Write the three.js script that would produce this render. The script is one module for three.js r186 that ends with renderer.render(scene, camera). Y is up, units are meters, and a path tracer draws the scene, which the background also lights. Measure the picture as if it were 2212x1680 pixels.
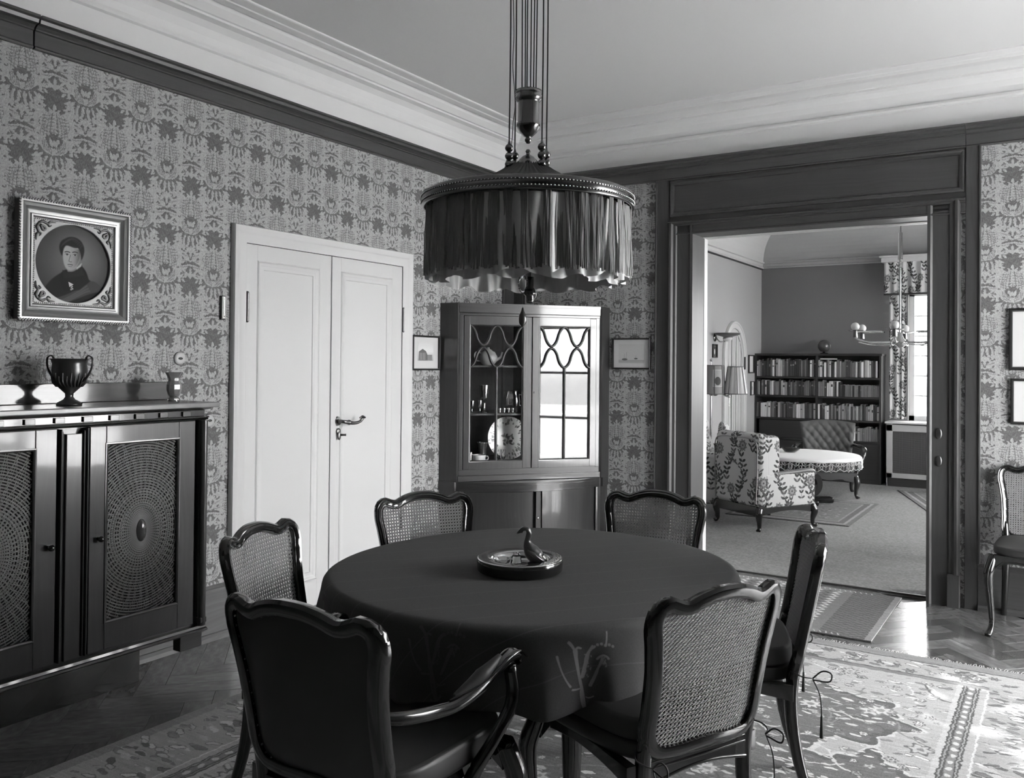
import * as THREE from 'three';
import { mergeGeometries, mergeVertices, toCreasedNormals } from 'three/addons/utils/BufferGeometryUtils.js';
import { RoundedBoxGeometry } from 'three/addons/geometries/RoundedBoxGeometry.js';
import { ImprovedNoise } from 'three/addons/math/ImprovedNoise.js';

// ---------------------------------------------------------------- camera, sky, sun, exposure
const scene = new THREE.Scene();
const camera = new THREE.PerspectiveCamera(THREE.MathUtils.radToDeg(2 * Math.atan(840 / 1875.18)), 2212 / 1680, 0.05, 200);
camera.position.set(3.814, 1.475, 6.008);
camera.rotation.set(0.010396, 0.566289, 0.0090215, 'YXZ');
camera.setViewOffset(2212, 1680, 0, 75.54, 2212, 1680);   // a view camera with a slightly dropped lens
scene.add(camera);

const renderer = new THREE.WebGLRenderer({ antialias: true });
renderer.toneMapping = THREE.LinearToneMapping;
renderer.toneMappingExposure = 1.0;
renderer.shadowMap.enabled = true;
renderer.shadowMap.type = THREE.PCFSoftShadowMap;

const noise = new ImprovedNoise();
{ // bright hazy daylight sky, neutral grey like the photograph
  const w = 256, h = 128, d = new Float32Array(w * h * 4);
  for (let j = 0; j < h; j++) for (let i = 0; i < w; i++) {
    const el = ((j + 0.5) / h - 0.5) * Math.PI, az = (i / w) * Math.PI * 2;
    const x = Math.cos(el) * Math.cos(az), y = Math.sin(el), z = Math.cos(el) * Math.sin(az);
    let c = 0;
    for (let o = 0, a = 0.5, f = 2; o < 4; o++, a /= 2, f *= 2) c += a * noise.noise(x * f + 5, y * f * 2 + 3, z * f + 7);
    const v = y < 0 ? 0.35 : (1.0 - 0.3 * Math.max(0, y)) * (1 + 0.22 * c);
    d.set([v, v, v, 1], (j * w + i) * 4);
  }
  const t = new THREE.DataTexture(d, w, h, THREE.RGBAFormat, THREE.FloatType);
  t.mapping = THREE.EquirectangularReflectionMapping; t.magFilter = t.minFilter = THREE.LinearFilter; t.colorSpace = THREE.LinearSRGBColorSpace; t.needsUpdate = true;
  scene.background = t;
}
scene.backgroundIntensity = 31.0;
const sun = new THREE.DirectionalLight(0xffffff, 32);
sun.name = 'sun'; sun.position.set(5.6 + 6.0, 6.05, 1.35); sun.target.position.set(5.6, 0, 1.2);
sun.castShadow = true; sun.shadow.mapSize.set(2048, 2048);
Object.assign(sun.shadow.camera, { left: -9, right: 9, top: 9, bottom: -9, near: 0.1, far: 40 });
scene.add(sun, sun.target);

// ---------------------------------------------------------------- helpers
let seed = 7;
const rnd = (a = 0, b = 1) => { seed = (seed * 1664525 + 1013904223) >>> 0; return a + (b - a) * (seed / 4294967296); };
const pick = (a) => a[Math.floor(rnd() * a.length)];
const V = (x, y, z) => new THREE.Vector3(x, y, z);
const used = {};
const numbered = (n) => { used[n] = (used[n] ?? -1) + 1; return used[n] ? n + '_' + String(used[n]).padStart(3, '0') : n; };
function tag(o, label, category, group) { o.userData.label = label; o.userData.category = category; if (group) o.userData.group = group; return o; }
function thing(name, label, category, p = [0, 0, 0], turn = 0, group) {
  const o = new THREE.Group(); o.name = numbered(name); o.position.set(...p); o.rotation.y = turn; scene.add(o); return tag(o, label, category, group);
}
function part(name, g, m, parent) { const o = new THREE.Mesh(g, m); o.name = name; o.castShadow = o.receiveShadow = true; parent.add(o); return o; }
function stuff(o) { o.userData.kind = 'stuff'; return o; }
function struct(name, g, m) { const o = g ? new THREE.Mesh(g, m) : new THREE.Group(); o.name = name; if (g) o.castShadow = o.receiveShadow = true; o.userData.kind = 'structure'; scene.add(o); return o; }
function copy(src, p, turn, label, group) { const c = src.clone(); c.name = numbered(src.name.replace(/_\d{3}$/, '')); c.position.set(...p); c.rotation.set(0, turn, 0); scene.add(c); if (label) c.userData.label = label; if (group) c.userData.group = group; return c; }

function plain(g) { const n = g.index ? g.toNonIndexed() : g; for (const k of Object.keys(n.attributes)) if (!['position', 'normal', 'uv'].includes(k)) n.deleteAttribute(k); if (!n.attributes.uv) n.setAttribute('uv', new THREE.BufferAttribute(new Float32Array(n.attributes.position.count * 2), 2)); if (!n.attributes.normal) n.computeVertexNormals(); n.morphAttributes = {}; return n; }
const M = (...l) => mergeGeometries(l.flat().map(plain), false);
const T = (g, x = 0, y = 0, z = 0) => g.translate(x, y, z);
const B = (x0, x1, y0, y1, z0, z1, r = 0) => { const w = x1 - x0, h = y1 - y0, d = z1 - z0; const g = r ? new RoundedBoxGeometry(w, h, d, 2, Math.min(r, w / 2.01, h / 2.01, d / 2.01)) : new THREE.BoxGeometry(w, h, d); return g.translate((x0 + x1) / 2, (y0 + y1) / 2, (z0 + z1) / 2); };
const cyl = (r0, r1, h, x = 0, y = 0, z = 0, n = 20) => new THREE.CylinderGeometry(r1, r0, h, n).translate(x, y + h / 2, z);
const ball = (r, x = 0, y = 0, z = 0, n = 16) => new THREE.SphereGeometry(r, n, Math.max(6, n * 0.6 | 0)).translate(x, y, z);
const lathe = (pts, n = 40) => new THREE.LatheGeometry(pts.map((p) => new THREE.Vector2(p[0], p[1])), n);
const tube = (pts, r, seg = 24, n = 8, closed = false) => new THREE.TubeGeometry(new THREE.CatmullRomCurve3(pts.map((p) => V(...p)), closed), seg, r, n, closed);
// uv in metres from the dominant normal; grain runs along v, i.e. along `axis`
function uvm(g, axis = 'y', s = 1, ox = 0, oy = 0) {
  g = plain(g); const p = g.attributes.position, n = g.attributes.normal, uv = g.attributes.uv, A = 'xyz'.indexOf(axis);
  for (let i = 0; i < p.count; i += 3) {
    const nn = [0, 1, 2].map((k) => Math.abs(n.array[i * 3 + k] + n.array[i * 3 + 3 + k] + n.array[i * 3 + 6 + k]));
    const d = nn.indexOf(Math.max(...nn)); const rest = [0, 1, 2].filter((k) => k !== d);
    let v = rest.includes(A) ? A : rest[1], u = rest.find((k) => k !== v);
    for (let j = i; j < i + 3; j++) { uv.array[j * 2] = p.array[j * 3 + u] * s + ox; uv.array[j * 2 + 1] = p.array[j * 3 + v] * s + oy; }
  }
  return g;
}
// tapered limb along a smooth path; r(t) interpolated from rs
function limb(pts, rs, seg = 20, n = 10, flat = 1) {
  const c = new THREE.CatmullRomCurve3(pts.map((p) => V(...p)), false, 'centripetal'), fr = c.computeFrenetFrames(seg), pos = [], idx = [];
  for (let i = 0; i <= seg; i++) {
    const t = i / seg, P = c.getPoint(t), k = t * (rs.length - 1), a = Math.floor(Math.min(k, rs.length - 2)), r = rs[a] + (rs[a + 1] - rs[a]) * (k - a);
    for (let j = 0; j < n; j++) { const q = (j / n) * Math.PI * 2, N = fr.normals[Math.min(i, seg)], W = fr.binormals[Math.min(i, seg)], cx = Math.cos(q) * r, cy = Math.sin(q) * r * flat; pos.push(P.x + N.x * cx + W.x * cy, P.y + N.y * cx + W.y * cy, P.z + N.z * cx + W.z * cy); }
  }
  for (let i = 0; i < seg; i++) for (let j = 0; j < n; j++) { const a = i * n + j, b = i * n + (j + 1) % n; idx.push(a, b, a + n, b, b + n, a + n); }
  for (const [row, P, flip] of [[0, c.getPoint(0), 0], [seg, c.getPoint(1), 1]]) { const k = pos.length / 3; pos.push(P.x, P.y, P.z); for (let j = 0; j < n; j++) { const a = row * n + j, b = row * n + (j + 1) % n; flip ? idx.push(a, b, k) : idx.push(b, a, k); } }
  const g = new THREE.BufferGeometry(); g.setAttribute('position', new THREE.Float32BufferAttribute(pos, 3)); g.setIndex(idx); g.computeVertexNormals();
  const P = g.attributes.position, uv = new Float32Array(P.count * 2); for (let i = 0; i < P.count; i++) { uv[i * 2] = (i % n) / n * 0.08; uv[i * 2 + 1] = Math.floor(i / n) / seg * 0.5; } g.setAttribute('uv', new THREE.BufferAttribute(uv, 2));
  return g;
}
// moulding swept round a closed (or open) outline in the xy plane; section = [[out, z], ...]; zf lifts it
function frame2d(path, sec, zf = () => 0, closed = true, crease = 0.7) {
  const pos = [], uv = [], idx = [], n = path.length, m = sec.length; let len = 0;
  for (let i = 0; i < n + (closed ? 1 : 0); i++) {
    const p = path[i % n], a = path[closed ? (i - 1 + n) % n : Math.max(0, i - 1)], b = path[closed ? (i + 1) % n : Math.min(n - 1, i + 1)];
    let t1 = [p[0] - a[0], p[1] - a[1]], t2 = [b[0] - p[0], b[1] - p[1]];
    const l1 = Math.hypot(...t1), l2 = Math.hypot(...t2); if (!l1) t1 = t2; if (!l2) t2 = t1;
    const u1 = l1 ? t1.map((k) => k / l1) : t2.map((k) => k / l2), u2 = l2 ? t2.map((k) => k / l2) : u1;
    let tx = u1[0] + u2[0], ty = u1[1] + u2[1]; const L = Math.hypot(tx, ty) || 1; tx /= L; ty /= L;
    const k = Math.min(1.8, 1 / Math.max(0.3, tx * u1[0] + ty * u1[1])); len += l1;
    for (const [o, z] of sec) { const x = p[0] + ty * o * k, y = p[1] - tx * o * k; pos.push(x, y, zf(x, y) + z); uv.push(o * 2, len); }
  }
  const N = n + (closed ? 1 : 0);
  for (let i = 0; i < N - 1; i++) for (let j = 0; j < m; j++) { const a = i * m + j, b = i * m + (j + 1) % m; idx.push(a, b, a + m, b, b + m, a + m); }
  const g = new THREE.BufferGeometry(); g.setAttribute('position', new THREE.Float32BufferAttribute(pos, 3)); g.setAttribute('uv', new THREE.Float32BufferAttribute(uv, 2)); g.setIndex(idx); g.computeVertexNormals();
  return crease ? toCreasedNormals(g, crease) : g;
}
const rectPath = (x0, x1, y0, y1) => [[x0, y0], [x1, y0], [x1, y1], [x0, y1]];   // counter-clockwise: outward is +
function spline2(pts, n, closed = true) { const c = new THREE.CatmullRomCurve3(pts.map((p) => V(p[0], p[1], 0)), closed, 'centripetal'); return c.getSpacedPoints(n).slice(0, closed ? n : n + 1).map((p) => [p.x, p.y]); }
const shape = (pts) => new THREE.Shape(pts.map((p) => new THREE.Vector2(p[0], p[1])));
const ext = (pts, d, bev = 0, seg = 2) => new THREE.ExtrudeGeometry(shape(pts), { depth: d, bevelEnabled: bev > 0, bevelThickness: bev, bevelSize: bev, bevelSegments: seg, curveSegments: 8 });
// a profile of [across, y] pushed along z (from z0 to z1) or, turned, along x
const along = (pts, a, b, dir = 'z') => { const g = new THREE.ExtrudeGeometry(shape(pts), { depth: b - a, bevelEnabled: false }); g.translate(0, 0, a); if (dir === 'x') { const p = g.attributes.position, nn = g.attributes.normal; for (const q of [p, nn]) for (let i = 0; i < q.count; i++) { const x = q.getX(i), z = q.getZ(i); q.setX(i, z); q.setZ(i, x); } const ar = p.array, na = nn.array, ua = g.attributes.uv.array; for (let i = 0; i < p.count; i += 3) { for (const [A, s] of [[ar, 3], [na, 3], [ua, 2]]) for (let k = 0; k < s; k++) { const t = A[(i + 1) * s + k]; A[(i + 1) * s + k] = A[(i + 2) * s + k]; A[(i + 2) * s + k] = t; } } } return g; };

// ---------------------------------------------------------------- textures and materials
function canvas(w, h, draw, o = {}) {
  const c = document.createElement('canvas'); c.width = w; c.height = h; const x = c.getContext('2d'); draw(x, w, h);
  const t = new THREE.CanvasTexture(c); t.colorSpace = o.data ? THREE.NoColorSpace : THREE.SRGBColorSpace; t.wrapS = t.wrapT = o.clamp ? THREE.ClampToEdgeWrapping : THREE.RepeatWrapping; if (o.rep) t.repeat.set(...o.rep); t.anisotropy = 8; return t;
}
const G = (v) => { v = Math.round(Math.max(0, Math.min(255, v))); return `rgb(${v},${v},${v})`; };
const GA = (v, a) => { v = Math.round(v); return `rgba(${v},${v},${v},${a})`; };
const lin = (v) => new THREE.Color().setRGB(v, v, v);
function mat(albedo, roughness = 0.6, o = {}) { const phys = ['clearcoat', 'transmission', 'sheen', 'ior', 'thickness', 'specularIntensity'].some((k) => k in o); const m = new (phys ? THREE.MeshPhysicalMaterial : THREE.MeshStandardMaterial)({ color: lin(albedo), roughness, ...o }); return m; }
function speckle(x, w, h, amt, n = 1) { const d = x.getImageData(0, 0, w, h), a = d.data; for (let i = 0; i < a.length; i += 4) { const v = (rnd() - 0.5) * amt; a[i] += v; a[i + 1] += v; a[i + 2] += v; } x.putImageData(d, 0, 0); }
const woodMap = canvas(512, 1024, (x, w, h) => {   // one metre wide, two high: long grain along v, multiplies the colour
  const d = x.createImageData(w, h);
  for (let j = 0; j < h; j++) for (let i = 0; i < w; i++) {
    const u = i / w, v = j / h, wob = noise.noise(Math.cos(v * 6.283) * 0.8, Math.sin(v * 6.283) * 0.8, u * 3) * 0.05;
    const a = Math.cos((u + wob) * 6.283), b = Math.sin((u + wob) * 6.283), cv = Math.cos(v * 6.283), sv = Math.sin(v * 6.283);
    let g = noise.noise(a * 9, b * 9, cv * 0.35) * 0.5 + noise.noise(a * 30 + 4, b * 30, sv * 0.7) * 0.3 + noise.noise(a * 80, b * 80 + 3, cv * 2) * 0.2;
    g = 222 + g * 40; d.data.set([g, g, g, 255], (j * w + i) * 4);
  }
  x.putImageData(d, 0, 0);
}, { rep: [1, 0.5] });
const wood = (a, r, o = {}) => mat(a, r, { map: woodMap, ...o });
const W = {
  panel: wood(0.062, 0.42), rail: wood(0.075, 0.34), mahog: wood(0.04, 0.28, { clearcoat: 0.6, clearcoatRoughness: 0.06 }), black: wood(0.01, 0.16, { clearcoat: 0.7, clearcoatRoughness: 0.06 }),
  shelf: wood(0.032, 0.5), mid: wood(0.16, 0.3), light: wood(0.3, 0.4),
};
const K = {
  white: mat(0.56, 0.42), ceiling: mat(0.66, 0.9), cove: mat(0.72, 0.85), plaster: mat(0.5, 0.9), black: mat(0.012, 0.35), dark: mat(0.03, 0.5), brass: mat(0.42, 0.26, { metalness: 1 }), darkbrass: mat(0.16, 0.3, { metalness: 1 }), silver: mat(0.75, 0.14, { metalness: 1 }), chrome: mat(0.6, 0.16, { metalness: 1 }),
  leather: mat(0.022, 0.45), porcelain: mat(0.7, 0.15), paper: mat(0.72, 0.85), glass: mat(0.98, 0.02, { transmission: 1, thickness: 0, ior: 1.5 }), pane: mat(0.97, 0.01, { transmission: 1, thickness: 0, ior: 1.5 }), solid: mat(0.98, 0.03, { transmission: 1, thickness: 0.02, ior: 1.5 }),
};

// ---------------------------------------------------------------- the setting
const wallpaper = (() => {   // half-drop damask, one repeat 0.29 m x 0.52 m; drawn as two motifs mirrored about their axes
  const t = canvas(580, 1040, (x, w, h) => {
    x.fillStyle = G(86); x.fillRect(0, 0, w, h);
    const leaf = (cx, cy, a, l, wd) => { x.save(); x.translate(cx, cy); x.rotate(a); x.beginPath(); x.moveTo(0, 0); x.bezierCurveTo(wd, -l * 0.25, wd * 0.9, -l * 0.75, 0, -l); x.bezierCurveTo(-wd * 0.9, -l * 0.75, -wd, -l * 0.25, 0, 0); x.fill(); x.restore(); };
    const L1 = 150, D1 = 92;
    const motif = (ox, oy) => { for (const s of [-1, 1]) {
      x.save(); x.translate(ox, oy); x.scale(s, 1); x.fillStyle = G(L1); x.strokeStyle = G(L1); x.lineCap = 'round';
      // basket with upturned arms
      x.beginPath(); x.moveTo(0, 100); x.bezierCurveTo(74, 104, 118, 70, 134, 4); x.bezierCurveTo(142, -36, 112, -62, 96, -88); x.bezierCurveTo(90, -40, 74, -30, 68, -4); x.bezierCurveTo(58, 26, 34, 40, 0, 40); x.fill();
      leaf(16, 30, 0.3, 84, 22); leaf(44, 38, 0.75, 76, 18); leaf(72, 8, 0.5, 78, 16); leaf(0, 26, 0, 60, 18);
      // skirt of hanging leaves
      leaf(20, 108, Math.PI - 0.1, 118, 24); leaf(58, 106, Math.PI - 0.42, 104, 21); leaf(100, 92, Math.PI - 0.85, 84, 19); leaf(132, 62, Math.PI - 1.2, 58, 17);
      // layered flower above the basket
      for (let r = 0; r < 7; r++) for (let k = 0; k < 4; k++) leaf(10 + k * 31 - r * 3, -84 - r * 31 + k * 16, 0.25 + k * 0.32, 50, 21);
      leaf(0, -288, 0, 70, 22); leaf(14, -280, 0.9, 56, 15); leaf(0, -300, 0, 40, 12);
      // acanthus scrolls on either side
      x.lineWidth = 30; x.beginPath(); x.moveTo(112, -92); x.bezierCurveTo(168, -110, 172, -206, 120, -256); x.bezierCurveTo(96, -288, 52, -268, 66, -236); x.stroke();
      for (let k = 0; k < 8; k++) { const q = k / 7; leaf(120 + Math.sin(q * 3) * 26, -88 - q * 170, 1.5 - q * 1.3, 66 - k * 2, 19); }
      x.lineWidth = 20; x.beginPath(); x.moveTo(134, 24); x.bezierCurveTo(176, -8, 172, -70, 146, -104); x.stroke();
      leaf(150, 18, 1.7, 50, 19); leaf(156, -40, 1.2, 48, 18); leaf(140, 96, 2.4, 64, 19); leaf(110, 150, 2.9, 60, 17); leaf(132, 168, 0.6, 60, 18);
      // foliage that fills the column down to the next motif
      x.lineWidth = 22; x.beginPath(); x.moveTo(6, 380); x.bezierCurveTo(60, 340, 120, 330, 128, 268); x.bezierCurveTo(130, 232, 84, 228, 82, 262); x.stroke();
      x.beginPath(); x.moveTo(6, 420); x.bezierCurveTo(70, 430, 140, 440, 146, 500); x.bezierCurveTo(146, 540, 96, 548, 92, 512); x.stroke();
      for (let k = 0; k < 6; k++) { const q = k / 5; leaf(20 + q * 104, 366 - q * 66 - Math.sin(q * 3) * 16, 0.35 + q * 0.9, 62, 18); leaf(30 + q * 110, 424 + q * 50, 2.5 - q * 0.7, 58, 18); leaf(26 + q * 100, 396 + (q - 0.5) * 30, 1.5 + (q - 0.5) * 0.8, 60, 16); }
      for (let k = 0; k < 6; k++) leaf(6 + k * 7, 268 + k * 6, -0.1 + k * 0.42, 52, 15);
      for (let k = 0; k < 5; k++) leaf(4 + k * 5, 560 - k * 12, 0.1 + k * 0.4, 58, 17);
      leaf(0, 352, 0, 96, 20); leaf(0, 560, 0, 120, 22); leaf(118, 590, 0.4, 66, 18); leaf(60, 600, 0.9, 60, 16);
      x.strokeStyle = G(D1 + 8); x.lineWidth = 6; for (let k = 0; k < 4; k++) { x.beginPath(); x.moveTo(12, 330 + k * 50); x.quadraticCurveTo(60, 320 + k * 60, 118, 300 + k * 74); x.stroke(); }
      for (let k = 0; k < 5; k++) { leaf(70 + k * 24, 250 + k * 4, 0.2 + k * 0.28, 74, 19); leaf(84 + k * 20, 196 + (k % 2) * 14, 2.7 - k * 0.3, 54, 17); leaf(150, 330 - k * 40, 1.2 + k * 0.2, 44, 16); }
      for (let k = 0; k < 8; k++) leaf(145, 152, k * 0.785 + 0.2, 50, 13); for (let k = 0; k < 6; k++) leaf(0, 262, k * 0.63, 40, 12); leaf(34, 244, 0.2, 44, 16); leaf(60, 236, -0.7, 40, 14); leaf(150, 120, 1.9, 56, 18); leaf(40, 500, 1.1, 70, 17); leaf(34, 530, 1.9, 74, 17); leaf(96, 470, 2.4, 60, 16);
      // dark veins and gaps cut back in
      x.strokeStyle = G(D1 + 8); x.lineWidth = 7; for (let k = 0; k < 5; k++) { x.beginPath(); x.moveTo(22 + k * 17, 86 - k * 6); x.quadraticCurveTo(34 + k * 19, 44 - k * 12, 38 + k * 15, 18 - k * 14); x.stroke(); }
      x.lineWidth = 6; for (let r = 0; r < 7; r++) { x.beginPath(); x.moveTo(0, -72 - r * 31); x.quadraticCurveTo(54, -52 - r * 31, 112, -92 - r * 24); x.stroke(); }
      x.lineWidth = 5; for (let k = 0; k < 4; k++) { x.beginPath(); x.moveTo(38 + k * 30, -60); x.quadraticCurveTo(44 + k * 24, -160, 18 + k * 20, -270); x.stroke(); }
      for (const [p, q, u, v] of [[38, 116, 44, 210], [78, 106, 96, 190], [2, 116, 2, 214]]) { x.beginPath(); x.moveTo(p, q); x.lineTo(u, v); x.stroke(); }
      x.lineWidth = 9; x.beginPath(); x.moveTo(0, 112); x.quadraticCurveTo(80, 116, 142, 56); x.stroke();
      x.restore();
    } };
    for (const dx of [-580, 0, 580]) for (const dy of [-1040, 0, 1040]) { motif(145 + dx, 330 + dy); motif(435 + dx, 850 + dy); }
    // worn silk: horizontal weft flecks and uneven edges
    const d = x.getImageData(0, 0, w, h), src = new Uint8ClampedArray(d.data);
    for (let j = 0; j < h; j++) for (let i = 0; i < w; i++) {
      const a = i / w * 6.283, b = j / h * 6.283, ca = Math.cos(a), sa = Math.sin(a), cb = Math.cos(b), sb = Math.sin(b);
      const n1 = noise.noise(ca * 6 + cb * 9, sa * 6, sb * 9 + 2), n2 = noise.noise(ca * 14 + sb * 11, sa * 14 + 5, cb * 20), k = Math.round(n1 * 9 + n2 * 7), q = Math.round(n2 * 9 - n1 * 6);
      const s = (((j + q + h) % h) * w + ((i + k + w) % w)) * 4; let v = src[s] * 1.06 + n2 * 22 + n1 * 14 + (rnd() - 0.5) * 22;
      d.data[(j * w + i) * 4] = d.data[(j * w + i) * 4 + 1] = d.data[(j * w + i) * 4 + 2] = v;
    }
    x.putImageData(d, 0, 0);
    for (let i = 0; i < 160; i++) { x.fillStyle = GA(pick([70, 190, 175]), 0.35); x.fillRect(rnd(0, w), rnd(0, h), rnd(8, 46), 2); }
  });
  t.repeat.set(1 / 0.29, 1 / 0.52); return t;
})();
K.paper_wall = mat(1, 0.75, { map: wallpaper });
const RX = 5.6, RZ = 7.4, CH = 3.31, LX = 0.326, LZ = -5.82, OP = [1.55, 3.09, 2.42];   // room width, depth, height; library left and back; the opening
struct('wall_left', uvm(B(-0.3, 0, -0.3, CH + 0.3, -0.28, RZ + 0.3)), K.paper_wall);
struct('wall_back', uvm(M(B(0, OP[0] - 0.015, -0.3, CH + 0.3, -0.28, 0), B(OP[1] + 0.015, RX, -0.3, CH + 0.3, -0.28, 0), B(OP[0] - 0.015, OP[1] + 0.015, OP[2] + 0.015, CH + 0.3, -0.28, 0))), K.paper_wall);
struct('wall_front', uvm(B(0, RX, -0.3, CH + 0.3, RZ, RZ + 0.3)), K.paper_wall);
const WIN = [[0.1, 2.52, 0.04, 2.62]], LWIN = [[-4.9, -3.2, 0.7, 2.6], [-2.6, -0.9, 0.7, 2.6]];
{ const b = [], zs = [LZ - 0.3, ...[...LWIN, ...WIN].flatMap((w) => [w[0], w[1]]), RZ + 0.3], ws = [...LWIN, ...WIN];
  for (let i = 0; i < zs.length; i += 2) b.push(B(RX, RX + 0.3, -0.3, CH + 0.3, zs[i], zs[i + 1]));
  for (const w of ws) { b.push(B(RX, RX + 0.3, -0.3, w[2], w[0], w[1]), B(RX, RX + 0.3, w[3], CH + 0.3, w[0], w[1])); }
  struct('wall_right', uvm(M(b)), K.paper_wall); }
// French windows with glazing bars; every pane its own part
let nWin = 0;
function frenchWindow(z0, z1, y0, y1, leaves, rows) {
  const w = struct('window_' + ++nWin), X = RX + 0.1, fr = [];
  fr.push(B(X - 0.04, X + 0.04, y0, y1, z0, z0 + 0.06), B(X - 0.04, X + 0.04, y0, y1, z1 - 0.06, z1), B(X - 0.04, X + 0.04, y1 - 0.06, y1, z0, z1), B(X - 0.04, X + 0.04, y0, y0 + 0.1, z0, z1));
  const lw = (z1 - z0 - 0.12) / leaves, lh = (y1 - y0 - 0.16) / rows;
  for (let i = 0; i < leaves; i++) {
    const a = z0 + 0.06 + i * lw; fr.push(B(X - 0.03, X + 0.03, y0, y1, a, a + 0.05), B(X - 0.03, X + 0.03, y0, y1, a + lw - 0.05, a + lw));
    for (let j = 1; j < rows; j++) fr.push(B(X - 0.02, X + 0.02, y0 + 0.1 + j * lh - 0.016, y0 + 0.1 + j * lh + 0.016, a, a + lw));
    for (let j = 0; j < rows; j++) part('pane', B(X - 0.002, X + 0.002, y0 + 0.1 + j * lh, y0 + 0.1 + (j + 1) * lh, a + 0.04, a + lw - 0.04), K.pane, w);
  }
  part('window_frame', M(fr), K.white, w); return w;
}
for (const w of WIN) frenchWindow(...w, 2, 4);
for (const w of LWIN) frenchWindow(...w, 3, 4);

struct('ceiling', B(0, RX, CH, CH + 0.3, 0, RZ), K.ceiling);
// white cornice: frieze, bead, cove, fluted band, ceiling border
const COVE = [[0, 2.955], [0.012, 2.955], [0.012, 3.098], [0.03, 3.104], [0.034, 3.116], [0.03, 3.13], [0.018, 3.134], [0.022, 3.17], [0.04, 3.205], [0.07, 3.23], [0.108, 3.238], [0.108, 3.25], [0.122, 3.252], [0.126, 3.262], [0.134, 3.258], [0.138, 3.268], [0.146, 3.264], [0.15, 3.274], [0.158, 3.27], [0.162, 3.28], [0.17, 3.276], [0.176, 3.3], [0.19, 3.3], [0.192, 3.288], [0.24, 3.292], [0.246, 3.297], [0.305, 3.299], [0.312, 3.302], [0.316, 3.33], [0, 3.33]];
const mir = (pts, w) => pts.map(([a, b]) => [w - a, b]).reverse();
struct('trim_1', along(COVE, 0, RZ), K.cove); struct('trim_2', along(COVE, 0, RX, 'x'), K.cove);
struct('trim_3', along(mir(COVE, RX), 0, RZ), K.cove); struct('trim_4', along(mir(COVE, RZ), 0, RX, 'x'), K.cove);
// dark wooden picture rail under it
const RAIL = [[0, 2.828], [0.02, 2.828], [0.024, 2.835], [0.018, 2.842], [0.018, 2.905], [0.026, 2.908], [0.026, 2.914], [0.04, 2.926], [0.062, 2.93], [0.066, 2.945], [0.078, 2.95], [0.078, 2.962], [0, 2.962]];
struct('trim_5', uvm(M(along(RAIL, 0, 3.945), along(RAIL, 3.953, RZ)), 'z'), W.rail); struct('trim_6', uvm(M(along(RAIL, 0, 1.36, 'x'), along(RAIL, 1.36, 3.302, 'x'), along(RAIL, 3.304, RX, 'x')), 'x'), W.rail);
struct('trim_7', uvm(along(mir(RAIL, RX), 0, RZ), 'z'), W.rail); struct('trim_8', uvm(along(mir(RAIL, RZ), 0, RX, 'x'), 'x'), W.rail);
// high baseboards with a quarter-round shoe
const BASE = [[0, 0], [0.045, 0], [0.043, 0.02], [0.034, 0.034], [0.024, 0.036], [0.024, 0.25], [0.018, 0.262], [0.02, 0.27], [0.008, 0.282], [0, 0.282]];
struct('baseboard_left', uvm(M(along(BASE, 0, 1.331), along(BASE, 2.859, RZ)), 'z'), W.mid); struct('baseboard_back', uvm(M(along(BASE, 0, 1.265, 'x'), along(BASE, 3.377, RX, 'x')), 'x'), W.panel);
struct('baseboard_front', uvm(along(mir(BASE, RZ), 0, RX, 'x'), 'x'), W.panel);
struct('baseboard_right', uvm(M(along(mir(BASE, RX), 0, WIN[0][0]), along(mir(BASE, RX), WIN[0][1], RZ)), 'z'), W.panel);
// dark boards that line the far corner
struct('trim_9', uvm(M(B(0, 0.022, 0.28, 2.83, 0, 0.17, 0.004), B(0, 0.13, 0.28, 2.83, 0, 0.022, 0.004)), 'y'), W.panel);

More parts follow.
